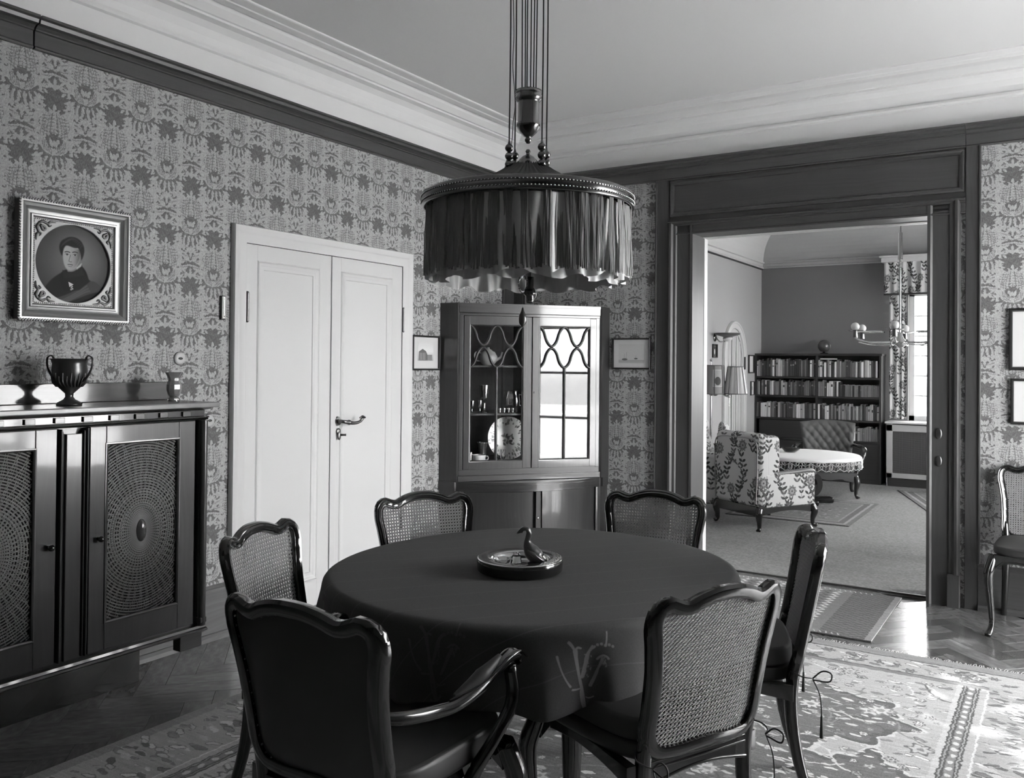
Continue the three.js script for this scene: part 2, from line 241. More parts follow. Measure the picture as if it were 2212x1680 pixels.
// panelled portal between the rooms
{ const p = struct('trim_10'), z = 0.02;
  for (const [a, b] of [[1.268, 1.363], [3.302, 3.377]]) part('upright_board', uvm(B(a, b, 0, 2.83, 0, z, 0.004), 'y'), W.panel, p);
  for (const [a, b] of [[1.258, 1.27], [3.375, 3.387]]) part('edge_fillet', uvm(B(a, b, 0.28, 2.83, 0, 0.03, 0.004), 'y'), W.panel, p);
  part('overdoor_field', uvm(B(1.363, 3.302, 2.52, 2.83, 0, 0.008), 'x'), W.panel, p);
  part('overdoor_moulding', uvm(frame2d(rectPath(1.385, 3.28, 2.572, 2.8), [[0.014, 0], [0.014, 0.018], [0.006, 0.022], [-0.004, 0.016], [-0.012, 0.014], [-0.016, 0.008], [-0.016, 0]], () => 0.006), 'x'), W.panel, p);
  // casing round the opening, mitred, with a proud bead at its outer edge
  const sec = [[0, 0], [0, 0.03], [0.018, 0.032], [0.03, 0.024], [0.12, 0.024], [0.128, 0.034], [0.146, 0.036], [0.158, 0.05], [0.172, 0.052], [0.18, 0.04], [0.187, 0.02], [0.187, 0]];
  const left = along(sec.map(([o, q]) => [OP[0] - o, q]).reverse(), 0, OP[2] + 0.09); // in (x, z-depth), pushed along z -> stand it up
  const stand = (g) => { g.rotateX(-Math.PI / 2); g.scale(1, 1, -1); const A = g.attributes.position.array, N = g.attributes.normal.array; for (const R of [A, N]) for (let i = 0; i < R.length; i += 9) for (let k = 0; k < 3; k++) { const t = R[i + 3 + k]; R[i + 3 + k] = R[i + 6 + k]; R[i + 6 + k] = t; } return g; };
  part('side_casing', uvm(stand(left), 'y'), W.panel, p);
  part('side_casing', uvm(stand(along(sec.map(([o, q]) => [OP[1] + o, q]), 0, OP[2] + 0.09)), 'y'), W.panel, p);
  const head = sec.map(([o, q]) => [q, OP[2] + o * 0.53]);
  part('head_casing', uvm(along(head, 1.363, 3.302, 'x'), 'x'), W.panel, p);
  part('plinth_block', uvm(B(OP[0] - 0.19, OP[0] - 0.12, 0, 0.2, 0, 0.06, 0.004), 'y'), W.panel, p); part('plinth_block', uvm(B(OP[1] + 0.12, OP[1] + 0.19, 0, 0.2, 0, 0.06, 0.004), 'y'), W.panel, p);
  // the reveal: dark wood, then white paint towards the library
  part('reveal', uvm(M(B(OP[0] - 0.015, OP[0], 0, OP[2], -0.215, 0), B(OP[1], OP[1] + 0.015, 0, OP[2], -0.215, 0), B(OP[0] - 0.015, OP[1] + 0.015, OP[2], OP[2] + 0.015, -0.18, 0)), 'y'), W.panel, p);
  part('white_frame', M(B(OP[0] - 0.015, OP[0] + 0.002, 0, OP[2], -0.28, -0.215), B(OP[1] - 0.002, OP[1] + 0.015, 0, OP[2], -0.28, -0.215), B(OP[0] - 0.015, OP[1] + 0.015, OP[2] - 0.004, OP[2] + 0.015, -0.212, -0.18), B(OP[0] - 0.015, OP[1] + 0.015, OP[2] - 0.004, OP[2] + 0.015, -0.28, -0.224)), K.white, p).userData.label = 'white painted frame on the library side';
  for (const y of [1.06, 0.89]) part('latch_plate', T(new THREE.SphereGeometry(0.02, 14, 10).scale(0.9, 1.7, 0.3), 3.16, y, 0.03), K.darkbrass, p);
}
// floor: herringbone oak blocks where the carpets leave them bare, the rest laid as one
const oak = canvas(256, 1024, (x, w, h) => { const d = x.createImageData(w, h); for (let j = 0; j < h; j++) for (let i = 0; i < w; i++) { let g = noise.noise(i / 14, j / 160, 1) * 26 + noise.noise(i / 4, j / 60, 5) * 16; d.data.set([190 + g, 190 + g, 190 + g, 255], (j * w + i) * 4); } x.putImageData(d, 0, 0); });
const oakTone = [0.2, 0.26, 0.32, 0.38].map((a) => mat(a, 0.24, { map: oak, clearcoat: 0.3, clearcoatRoughness: 0.1 }));
{ const floor = struct('floor'); part('subfloor', B(0, RX, -0.3, -0.012, -0.11, RZ), K.dark, floor);
  const w = 0.115, n4 = 4, L = w * n4, blocks = [], c45 = Math.SQRT1_2;
  for (let t = -70; t < 130; t++) for (let m = -12; m < 12; m++) for (const k of [0, 1]) {
    const bx = k ? t + n4 + 2 * n4 * m + 0.5 : t + 2 * n4 * m + n4 / 2, bz = k ? t + 1 - n4 / 2 : t + 0.5;
    blocks.push([2 + (bx - bz) * w * c45, (bx + bz) * w * c45 - 3, k]);
  }
  const geos = [0, 1, 2, 3].map((k) => uvm(B(-w / 2 + 0.0006, w / 2 - 0.0006, -0.012, 0, -L / 2 + 0.0006, L / 2 - 0.0006, 0.0012), 'z', 2, k * 0.21, k * 0.37));
  const vis = [], rest = [[], [], [], []]; const seen = new Set(); const F = camera; F.updateMatrixWorld(); F.updateProjectionMatrix();
  blocks.forEach(([x, z, t]) => {
    if (x < 0.02 || x > RX - 0.02 || z < -0.1 || z > RZ - 0.02) return;
    const key = x.toFixed(2) + '/' + z.toFixed(2); if (seen.has(key)) return; seen.add(key);
    const p = V(x, 0, z).project(F), bare = (z < 1.25 && x > 2.6 && x < 4.4 && !(z < 1.0 && x < 2.85)) || (x < 0.95 && z > 1.2 && z < 4.4);
    const o = { x, z, r: (t ? -Math.PI / 4 : Math.PI / 4), k: Math.floor(rnd() * 4), d: V(x, 0, z).distanceTo(camera.position) };
    (bare && Math.abs(p.x) < 1.1 && p.y > -1.1 && p.z < 1 ? vis : rest[o.k]).push(o);
  });
  vis.sort((a, b) => a.d - b.d); for (const o of vis.splice(240)) rest[o.k].push(o);
  for (const o of vis) { const m = part('plank', geos[o.k], oakTone[o.k], floor); m.position.set(o.x, 0, o.z); m.rotation.y = o.r; }
  rest.forEach((l, k) => { const im = new THREE.InstancedMesh(geos[k], oakTone[k], l.length); im.name = 'plank_field'; im.receiveShadow = true; l.forEach((o, i) => im.setMatrixAt(i, new THREE.Matrix4().makeRotationY(o.r).setPosition(o.x, 0, o.z))); floor.add(stuff(im)); });
}

// ---------------------------------------------------------------- white double door in the left wall
{ const d = struct('door_1'), z0 = 1.331, z1 = 2.859, H = 2.216, a = 1.427, b = 2.766, gy = 2.125, mid = 2.104;
  // in the wall's own plane: u = -z so that +u runs to the right seen from the room
  const arch = frame2d([[-z1 + 0.093, 0], [-z1 + 0.093, gy], [-z0 - 0.096, gy], [-z0 - 0.096, 0]].reverse(), [[0, 0], [0, 0.018], [0.012, 0.021], [0.05, 0.021], [0.056, 0.026], [0.066, 0.027], [0.074, 0.031], [0.084, 0.031], [0.09, 0.034], [0.0945, 0.026], [0.0945, 0]], () => 0, false);
  const toWall = (g) => { g.rotateY(Math.PI / 2); return g; };   // x -> -z, z -> x
  part('architrave', toWall(arch), K.white, d);
  const leaf = (l, r, px0, px1) => {
    const g = new THREE.Group(); g.name = 'door_leaf'; d.add(g);
    part('stiles_and_rails', toWall(M(B(l, px0, 0.008, gy - 0.004, 0.001, 0.013, 0.001), B(px1, r, 0.008, gy - 0.004, 0.001, 0.013, 0.001), B(px0, px1, 2.035, gy - 0.004, 0.001, 0.013), B(px0, px1, 0.008, 0.165, 0.001, 0.013))), K.white, g);
    part('panel', toWall(B(px0, px1, 0.165, 2.035, 0.001, 0.004)), K.white, g);
    part('panel_moulding', toWall(frame2d(rectPath(px0 + 0.03, px1 - 0.03, 0.195, 2.005), [[0.03, 0.002], [0.03, 0.0145], [0.022, 0.019], [0.014, 0.014], [0.006, 0.014], [0.0, 0.009], [-0.018, 0.008], [-0.022, 0.004], [-0.022, 0.002]])), K.white, g);
    return g;
  };
  const lf = leaf(-b + 0.004, -mid - 0.003, -2.685, -2.205), rt = leaf(-mid + 0.003, -a - 0.004, -2.02, -1.53);
  part('cover_strip', toWall(B(-mid - 0.004, -mid + 0.045, 0.01, gy - 0.006, 0.012, 0.022, 0.004)), K.white, rt);
  part('gap_backing', toWall(B(-b - 0.004, -a + 0.004, 0.0, gy + 0.004, -0.01, 0.0008)), K.dark, d);
  for (const [u, y, g] of [[-2.757, 1.772, lf], [-2.757, 0.42, lf], [-1.419, 1.762, rt], [-1.419, 0.42, rt]]) part('hinge', toWall(M(cyl(0.0085, 0.0085, 0.15, u, y - 0.075, 0.017, 12), ball(0.0095, u, y + 0.077, 0.017, 10), ball(0.0095, u, y - 0.077, 0.017, 10))), K.darkbrass, g);
  const hx = -2.043, hy = 1.105;
  const rose = new THREE.CylinderGeometry(0.026, 0.03, 0.014, 24).rotateX(Math.PI / 2);
  const lever = M(T(rose, hx, hy, 0.019), limb([[hx, hy, 0.02], [hx, hy, 0.062], [hx + 0.03, hy - 0.006, 0.07], [hx + 0.09, hy - 0.014, 0.07], [hx + 0.145, hy - 0.006, 0.07], [hx + 0.168, hy + 0.014, 0.07]], [0.013, 0.011, 0.013, 0.011, 0.009, 0.012], 30, 12), limb([[hx + 0.168, hy + 0.014, 0.045], [hx + 0.17, hy + 0.02, 0.07], [hx + 0.168, hy + 0.018, 0.096]], [0.004, 0.012, 0.004], 12, 10), ball(0.017, hx + 0.045, hy - 0.008, 0.07, 12));
  part('door_handle', toWall(lever), K.darkbrass, rt);
  part('keyhole_cover', toWall(M(T(new THREE.SphereGeometry(0.019, 14, 10).scale(1, 1, 0.35), hx, hy - 0.062, 0.026), T(new THREE.SphereGeometry(0.014, 14, 10).scale(0.9, 1.9, 0.4), hx + 0.003, hy - 0.09, 0.03), limb([[hx + 0.01, hy - 0.085, 0.03], [hx + 0.03, hy - 0.085, 0.05], [hx + 0.036, hy - 0.085, 0.052]], [0.007, 0.006, 0.008], 8, 8))), K.darkbrass, rt);
}
// ---------------------------------------------------------------- portrait in a square gilt frame
{ const t = thing('framed_portrait', 'round oil portrait of a dark-haired man in a square gilt frame above the sideboard', 'painting', [0.0, 1.906, 3.752], Math.PI / 2);
  const S = 0.262, f = mat(0.26, 0.36, { metalness: 0.8 });
  part('rope_edge', (() => { const gs = []; for (let s = 0; s < 4; s++) for (let i = 0; i < 44; i++) { const q = -S + (i + 0.5) / 44 * 2 * S, g = new THREE.CapsuleGeometry(0.0042, 0.0075, 2, 6).rotateZ(0.75 + Math.PI / 2); gs.push(T(g, q, S, 0.05).rotateZ(s * Math.PI / 2)); } return M(gs); })(), f, t);
  part('frame', frame2d(rectPath(-S + 0.007, S - 0.007, -S + 0.007, S - 0.007), [[0.004, 0], [0.004, 0.05], [-0.006, 0.05], [-0.01, 0.044], [-0.022, 0.04], [-0.036, 0.028], [-0.05, 0.024], [-0.054, 0.03], [-0.061, 0.03], [-0.064, 0.022], [-0.067, 0.02], [-0.067, 0]]), f, t);
  part('inner_bead', (() => { const gs = [], r = S - 0.078; for (let s = 0; s < 4; s++) for (let i = 0; i < 40; i++) gs.push(ball(0.0032, -r + (i + 0.5) / 40 * 2 * r, r, 0.02, 6).rotateZ(s * Math.PI / 2)); return M(gs); })(), f, t);
  const R = 0.178, q = S - 0.072, sp = shape(rectPath(-q, q, -q, q)); const hole = new THREE.Path(); hole.absarc(0, 0, R, 0, Math.PI * 2, true); sp.holes.push(hole);
  part('spandrel_mat', T(new THREE.ExtrudeGeometry(sp, { depth: 0.012, bevelEnabled: true, bevelSize: 0.003, bevelThickness: 0.004, bevelSegments: 2, curveSegments: 48 }), 0, 0, 0.004), mat(0.24, 0.45, { metalness: 0.5 }), t);
  for (let s = 0; s < 4; s++) { const gs = [];
    const k = q - 0.012; for (const fl of [0, 1]) { const mp = (x, y) => fl ? [y, x] : [x, y]; const P = (l, r) => limb(l.map(([x, y]) => [...mp(k - x, k - y), 0.022]), r, 16, 6); gs.push(P([[0.012, 0.012], [0.03, 0.004], [0.052, 0.012], [0.062, 0.004], [0.088, 0.002]], [0.005, 0.007, 0.004, 0.006, 0.002]), P([[0.02, 0.02], [0.04, 0.03], [0.036, 0.044], [0.024, 0.04]], [0.006, 0.005, 0.004, 0.003]), P([[0.05, 0.012], [0.06, 0.022], [0.07, 0.016]], [0.003, 0.005, 0.002])); }
    part('corner_ornament', M(gs).rotateZ(s * Math.PI / 2), mat(0.14, 0.4, { metalness: 0.6 }), t); }
  const face = canvas(640, 640, (x, w) => {
    const bg = x.createRadialGradient(380, 250, 20, 320, 320, 420); bg.addColorStop(0, G(134)); bg.addColorStop(0.4, G(104)); bg.addColorStop(1, G(46)); x.fillStyle = bg; x.fillRect(0, 0, w, w);
    x.filter = 'blur(3px)';
    x.fillStyle = G(30); x.beginPath(); x.moveTo(60, 640); x.bezierCurveTo(80, 480, 190, 420, 250, 380); x.lineTo(390, 380); x.bezierCurveTo(430, 420, 560, 470, 600, 640); x.fill();
    x.fillStyle = G(72); x.beginPath(); x.moveTo(180, 600); x.bezierCurveTo(300, 560, 400, 500, 460, 450); x.bezierCurveTo(500, 420, 560, 470, 600, 520); x.bezierCurveTo(480, 520, 380, 600, 240, 640); x.fill();
    x.strokeStyle = G(96); x.lineWidth = 12; for (const k of [0, 22, 44]) { x.beginPath(); x.moveTo(210 + k, 622 + k * 0.2); x.bezierCurveTo(310 + k, 585, 390 + k, 520, 445 + k * 0.6, 480 + k); x.stroke(); }
    x.fillStyle = G(24); x.beginPath(); x.moveTo(214, 440); x.bezierCurveTo(230, 370, 260, 360, 300, 372); x.lineTo(380, 320); x.bezierCurveTo(430, 340, 450, 400, 460, 450); x.lineTo(380, 520); x.lineTo(250, 540); x.fill();
    x.fillStyle = G(150); x.beginPath(); x.moveTo(262, 330); x.lineTo(360, 300); x.lineTo(350, 380); x.lineTo(280, 384); x.fill();   // neck
    x.fillStyle = G(34); x.beginPath(); x.moveTo(236, 372); x.bezierCurveTo(290, 404, 350, 380, 394, 312); x.lineTo(420, 400); x.lineTo(250, 440); x.fill();   // stock
    x.fillStyle = G(206); x.beginPath(); x.moveTo(350, 342); x.lineTo(398, 300); x.lineTo(392, 330); x.lineTo(352, 362); x.fill();
    x.fillStyle = G(188); x.beginPath(); x.moveTo(238, 200); x.bezierCurveTo(236, 270, 240, 320, 262, 352); x.bezierCurveTo(284, 380, 320, 372, 344, 346); x.bezierCurveTo(378, 306, 384, 250, 380, 196); x.bezierCurveTo(350, 150, 270, 150, 238, 200); x.fill();
    const sh = x.createLinearGradient(240, 0, 385, 0); sh.addColorStop(0, GA(150, 0.1)); sh.addColorStop(0.55, GA(120, 0.15)); sh.addColorStop(1, GA(50, 0.75)); x.fillStyle = sh; x.beginPath(); x.moveTo(300, 190); x.bezierCurveTo(310, 280, 300, 340, 300, 366); x.bezierCurveTo(360, 350, 386, 270, 382, 196); x.fill();
    x.fillStyle = G(36); x.beginPath(); x.moveTo(232, 262); x.bezierCurveTo(190, 200, 210, 140, 256, 122); x.bezierCurveTo(300, 86, 380, 100, 402, 150); x.bezierCurveTo(430, 190, 410, 250, 392, 284); x.bezierCurveTo(388, 240, 384, 210, 362, 184); x.bezierCurveTo(320, 196, 290, 168, 262, 176); x.bezierCurveTo(240, 196, 240, 230, 232, 262); x.fill();
    x.strokeStyle = G(70); x.lineWidth = 5; for (let i = 0; i < 14; i++) { x.beginPath(); const a = 225 + i * 12; x.moveTo(a, 190 - Math.sin(i / 13 * 3.1) * 60); x.quadraticCurveTo(a + 16, 150 - Math.sin(i / 13 * 3.1) * 50, a + 24, 170 - Math.sin(i / 13 * 3.1) * 50); x.stroke(); }
    x.filter = 'blur(1.5px)'; x.strokeStyle = G(58); x.lineWidth = 7; for (const [a, b] of [[252, 226], [316, 222]]) { x.beginPath(); x.moveTo(a, b + 4); x.quadraticCurveTo(a + 22, b - 9, a + 46, b + 3); x.stroke(); }
    for (const [a, b] of [[272, 246], [338, 244]]) { x.fillStyle = G(200); x.beginPath(); x.ellipse(a, b, 16, 7, 0, 0, 7); x.fill(); x.fillStyle = G(34); x.beginPath(); x.arc(a + 1, b, 7, 0, 7); x.fill(); x.strokeStyle = G(70); x.lineWidth = 3; x.beginPath(); x.moveTo(a - 18, b); x.quadraticCurveTo(a, b - 12, a + 18, b); x.stroke(); }
    x.strokeStyle = G(110); x.lineWidth = 5; x.beginPath(); x.moveTo(302, 244); x.quadraticCurveTo(292, 280, 288, 298); x.quadraticCurveTo(300, 306, 314, 300); x.stroke();
    x.strokeStyle = G(84); x.lineWidth = 6; x.beginPath(); x.moveTo(278, 326); x.quadraticCurveTo(298, 320, 322, 326); x.stroke(); x.strokeStyle = G(140); x.beginPath(); x.moveTo(284, 338); x.quadraticCurveTo(300, 344, 316, 337); x.stroke();
    x.filter = 'none'; x.fillStyle = G(226); x.beginPath(); x.moveTo(286, 462); x.lineTo(330, 480); x.lineTo(296, 504); x.fill(); x.fillStyle = G(180); for (const [a, b] of [[312, 506], [322, 516], [310, 522], [318, 498]]) { x.beginPath(); x.arc(a, b, 7, 0, 7); x.fill(); }
    speckle(x, w, w, 12);
  }, { clamp: true });
  part('canvas', T(new THREE.CircleGeometry(R + 0.004, 64), 0, 0, 0.006), mat(0.72, 0.6, { map: face, specularIntensity: 0.4 }), t);
  part('backing_board', B(-q, q, -q, q, 0, 0.004), K.dark, t);
}
// ---------------------------------------------------------------- thermometer, wall sockets
{ const t = thing('wall_thermometer', 'slim white wall thermometer on a dark board beside the white door', 'thermometer', [0, 1.76, 2.917], Math.PI / 2);
  part('board', B(-0.014, 0.014, -0.068, 0.062, 0, 0.016, 0.004), K.dark, t);
  const sc = canvas(64, 256, (x) => { x.fillStyle = G(236); x.fillRect(0, 0, 64, 256); x.strokeStyle = G(60); for (let i = 0; i < 40; i++) { x.beginPath(); x.moveTo(8, 12 + i * 5); x.lineTo(i % 5 ? 20 : 26, 12 + i * 5); x.moveTo(56, 12 + i * 5); x.lineTo(i % 5 ? 46 : 40, 12 + i * 5); x.stroke(); } }, { clamp: true });
  part('scale_plate', B(-0.009, 0.009, -0.06, 0.057, 0.016, 0.019), mat(1, 0.4, { map: sc }), t);
  part('glass_tube', M(cyl(0.0018, 0.0018, 0.1, 0, -0.045, 0.0215, 8), ball(0.004, 0, -0.049, 0.0215, 8)), K.silver, t);
  part('hanger', tube([[0, 0.06, 0.006], [0, 0.078, 0.004], [0.003, 0.084, 0.002], [-0.003, 0.084, 0.002]], 0.0012, 10, 5), K.dark, t); }
function socket(label, y, z) { const t = thing('wall_socket', label, 'socket', [0, y, z], Math.PI / 2);
  part('cover', lathe([[0, 0.012], [0.022, 0.012], [0.031, 0.009], [0.035, 0.0], [0.0, 0.0]], 32).rotateX(Math.PI / 2), mat(0.42, 0.35), t);
  part('opening', T(new THREE.SphereGeometry(0.012, 14, 8).scale(1.15, 0.55, 0.35), 0, 0, 0.012), K.black, t); }
socket('round pale wall socket on the damask above the small glass vase', 1.483, 3.177);
socket('round pale wall socket half hidden behind the end of the sideboard', 1.157, 2.992);
// ---------------------------------------------------------------- small framed prints
function framed(name, label, P, turn, w, h, fw, mw, draw, depth = 0.018) {
  const t = thing(name, label, 'picture', P, turn);
  part('frame', frame2d(rectPath(-w / 2 + fw, w / 2 - fw, -h / 2 + fw, h / 2 - fw), [[fw, 0], [fw, depth], [fw * 0.7, depth + 0.003], [fw * 0.2, depth], [0, depth * 0.6], [0, 0]]), K.black, t);
  part('mat_board', B(-w / 2 + fw * 0.8, w / 2 - fw * 0.8, -h / 2 + fw * 0.8, h / 2 - fw * 0.8, 0, 0.004), mat(0.55, 0.8), t);
  const img = canvas(256, Math.round(256 * (h - 2 * mw[1]) / (w - 2 * mw[0])), draw, { clamp: true });
  part('print', T(new THREE.BoxGeometry(w - 2 * mw[0], h - 2 * mw[1], 0.001), 0, mw[2] || 0, 0.0047), mat(1, 0.75, { map: img }), t);
  return t;
}
const gate = (x, w, h) => { const g = x.createLinearGradient(0, 0, 0, h); g.addColorStop(0, G(196)); g.addColorStop(0.5, G(210)); g.addColorStop(1, G(150)); x.fillStyle = g; x.fillRect(0, 0, w, h); x.fillStyle = G(92); x.beginPath(); x.moveTo(w * 0.06, h * 0.98); x.lineTo(w * 0.06, h * 0.52); x.lineTo(w * 0.3, h * 0.38); x.lineTo(w * 0.52, h * 0.5); x.lineTo(w * 0.62, h * 0.7); x.lineTo(w * 0.62, h * 0.98); x.fill(); x.fillStyle = G(120); x.fillRect(w * 0.62, h * 0.68, w * 0.3, h * 0.3); x.strokeStyle = G(196); x.lineWidth = 5; for (const k of [0.14, 0.24, 0.34, 0.44]) { x.beginPath(); x.moveTo(w * k, h * 0.95); x.lineTo(w * k, h * 0.58); x.stroke(); } speckle(x, w, h, 30); };
const ships = (x, w, h) => { x.fillStyle = G(186); x.fillRect(0, 0, w, h); x.fillStyle = G(170); x.fillRect(0, h * 0.82, w, h * 0.18); x.fillStyle = G(96); x.beginPath(); x.ellipse(w * 0.24, h * 0.8, w * 0.11, h * 0.055, 0, 0, 7); x.fill(); x.beginPath(); x.ellipse(w * 0.68, h * 0.76, w * 0.07, h * 0.04, 0, 0, 7); x.fill(); x.strokeStyle = G(110); x.lineWidth = 2; for (const [a, b] of [[0.22, 0.5], [0.3, 0.42], [0.67, 0.6]]) { x.beginPath(); x.moveTo(w * a, h * 0.8); x.lineTo(w * a + 4, h * b); x.stroke(); } x.beginPath(); x.moveTo(0, h * 0.9); x.lineTo(w, h * 0.88); x.stroke(); speckle(x, w, h, 18); };
const view = (x, w, h) => { x.fillStyle = G(205); x.fillRect(0, 0, w, h); x.strokeStyle = G(140); x.lineWidth = 3; x.strokeRect(4, 4, w - 8, h - 8); x.fillStyle = G(70); x.fillRect(8, h * 0.55, w - 16, h * 0.2); x.fillStyle = G(120); x.beginPath(); x.moveTo(8, h * 0.56); for (let i = 0; i < 9; i++) x.lineTo(8 + (w - 16) * i / 8, h * (0.42 + 0.1 * Math.sin(i * 2.3))); x.lineTo(w - 8, h * 0.6); x.fill(); speckle(x, w, h, 24); };
framed('framed_print', 'small upright print of a gateway in a thin black frame beside the white door', [0, 1.541, 1.154], Math.PI / 2, 0.31, 0.245, 0.013, [0.068, 0.055, 0.012], gate);
framed('framed_print', 'small print of sailing ships in a black frame right of the corner cabinet', [1.063, 1.554, 0], 0, 0.314, 0.234, 0.012, [0.052, 0.045, 0], ships);
framed('framed_print', 'upper framed view at the right picture edge, white mat and black frame', [3.75, 1.645, 0], 0, 0.43, 0.37, 0.02, [0.1, 0.07, 0], view);
framed('framed_print', 'lower framed view at the right picture edge, grey mat and black frame', [3.75, 1.273, 0], 0, 0.41, 0.275, 0.017, [0.085, 0.06, 0], view);

// ---------------------------------------------------------------- dining chairs: carved frame, cane back, leather seat (front faces +z)
const caneMat = mat(0.34, 0.5), seatMat = mat(0.03, 0.38);
const backHalf = [[0, 0.484], [0.1, 0.478], [0.158, 0.484], [0.184, 0.518], [0.188, 0.6], [0.193, 0.70], [0.203, 0.77], [0.212, 0.825], [0.204, 0.862], [0.178, 0.876], [0.15, 0.866], [0.122, 0.862], [0.085, 0.876], [0.04, 0.887]];
const backPath = spline2([...backHalf, [0, 0.889], ...backHalf.slice(1).reverse().map(([x, y]) => [-x, y])], 110);
const innerPath = (() => { const n = backPath.length; return backPath.map((p, i) => { const a = backPath[(i - 1 + n) % n], b = backPath[(i + 1) % n], t = [b[0] - a[0], b[1] - a[1]], l = Math.hypot(...t); return [p[0] - t[1] / l * 0.012, p[1] + t[0] / l * 0.012]; }); })();
const backZ = (x, y) => -0.205 - (y - 0.45) * 0.2 - 0.026 * (1 - (x / 0.22) ** 2);
const frameSec = [[-0.016, -0.014], [-0.018, 0.004], [-0.014, 0.014], [-0.009, 0.012], [-0.004, 0.018], [0.006, 0.02], [0.011, 0.014], [0.015, 0.015], [0.02, 0.008], [0.02, -0.008], [0.012, -0.017], [0, -0.019]];
function clipLine(poly, ax, ay, dx, dy) { // intervals of a line inside a polygon
  const ts = []; for (let i = 0; i < poly.length; i++) { const [x0, y0] = poly[i], [x1, y1] = poly[(i + 1) % poly.length], ex = x1 - x0, ey = y1 - y0, den = dx * ey - dy * ex; if (Math.abs(den) < 1e-12) continue; const t = ((x0 - ax) * ey - (y0 - ay) * ex) / den, s = ((x0 - ax) * dy - (y0 - ay) * dx) / den; if (s >= 0 && s < 1) ts.push(t); }
  ts.sort((a, b) => a - b); const o = []; for (let i = 0; i + 1 < ts.length; i += 2) o.push([ts[i], ts[i + 1]]); return o;
}
function strands(list, zf) { // list of {pts:[[x,y]...], w, z}: each a triangular strand
  const pos = [], nor = [], idx = [];
  for (const { pts, w, z } of list) { const base = pos.length / 3; pts.forEach(([x, y], i) => { const a = pts[Math.max(0, i - 1)], b = pts[Math.min(pts.length - 1, i + 1)], tx = b[0] - a[0], ty = b[1] - a[1], l = Math.hypot(tx, ty) || 1, nx = -ty / l, ny = tx / l, Z = zf(x, y) + z; for (const [o, q] of [[-1, -0.4], [0, 0.8], [1, -0.4]]) { pos.push(x + nx * w * o, y + ny * w * o, Z + q * w); nor.push(nx * o * 0.8, ny * o * 0.8, q > 0 ? 1 : -0.6); } });
    for (let i = 0; i + 1 < pts.length; i++) for (let k = 0; k < 3; k++) { const a = base + i * 3 + k, b = base + i * 3 + (k + 1) % 3; idx.push(a, a + 3, b, b, a + 3, b + 3); } }
  const g = new THREE.BufferGeometry(); g.setAttribute('position', new THREE.Float32BufferAttribute(pos, 3)); g.setAttribute('normal', new THREE.Float32BufferAttribute(nor, 3)); g.setAttribute('uv', new THREE.BufferAttribute(new Float32Array(pos.length / 3 * 2), 2)); g.setIndex(idx); return g;
}
const chop = (ax, ay, dx, dy, t0, t1, step = 0.05) => { const n = Math.max(1, Math.ceil((t1 - t0) / step)), o = []; for (let i = 0; i <= n; i++) { const t = t0 + (t1 - t0) * i / n; o.push([ax + dx * t, ay + dy * t]); } return o; };
const caneGeo = (() => { const l = [], p = 0.0127, w = 0.00135;
  for (let i = -17; i <= 17; i++) for (const e of [-0.0021, 0.0021]) { for (const [a, b] of clipLine(innerPath, i * p + e, 0, 0, 1)) l.push({ pts: chop(i * p + e, 0, 0, 1, a, b), w, z: 0.0006 }); const y = 0.684 + i * p + e; for (const [a, b] of clipLine(innerPath, 0, y, 1, 0)) l.push({ pts: chop(0, y, 1, 0, a, b, 0.03), w, z: -0.0006 }); }
  const c = Math.SQRT1_2; for (let i = -34; i <= 34; i++) for (const s of [1, -1]) { const x = (i + 0.5) * p; for (const [a, b] of clipLine(innerPath, x, 0.684, c, s * c)) l.push({ pts: chop(x, 0.684, c, s * c, a, b, 0.04), w: w * 0.95, z: s * 0.0016 }); }
  return strands(l, backZ); })();
const backFrameGeo = frame2d(backPath, frameSec, backZ);
const rails = (() => { // serpentine aprons
  const top = 0.447, f = []; for (let i = 0; i <= 20; i++) { const x = -0.215 + 0.43 * i / 20, a = Math.abs(x) / 0.215; f.push([x, 0.392 + 0.022 * Math.sin(a * Math.PI * 0.9) - (a < 0.25 ? 0.01 * (1 - a / 0.25) : 0) - (a > 0.8 ? (a - 0.8) * 0.13 : 0)]); }
  const front = T(ext([...f, [0.215, top], [-0.215, top]], 0.024, 0.004), 0, 0, 0.212);
  const lip = T(frame2d(f, [[0.004, -0.002], [0.006, 0.004], [0, 0.008], [-0.006, 0.006], [-0.008, 0.0]], () => 0, false, 0), 0, 0, 0.238);
  const s = []; for (let i = 0; i <= 14; i++) { const z = i / 14; s.push([z * 0.4, 0.4 + 0.02 * Math.sin(z * Math.PI)]); }
  const side = (k) => { const g = ext([...s, [0.4, top], [0, top]], 0.022, 0.003); g.rotateY(-Math.PI / 2); g.translate(0, 0, -0.205); g.rotateY(-0.09); g.translate(0.208, 0, 0); return k < 0 ? mirrorX(g) : g; };
  return { front: M(front, lip), side };
})();
function mirrorX(g) { g = plain(g.clone()); g.scale(-1, 1, 1); for (const [k, s] of [['position', 3], ['normal', 3], ['uv', 2]]) { const A = g.attributes[k].array; for (let i = 0; i < A.length; i += 3 * s) for (let j = 0; j < s; j++) { const t = A[i + s + j]; A[i + s + j] = A[i + 2 * s + j]; A[i + 2 * s + j] = t; } } return g; }
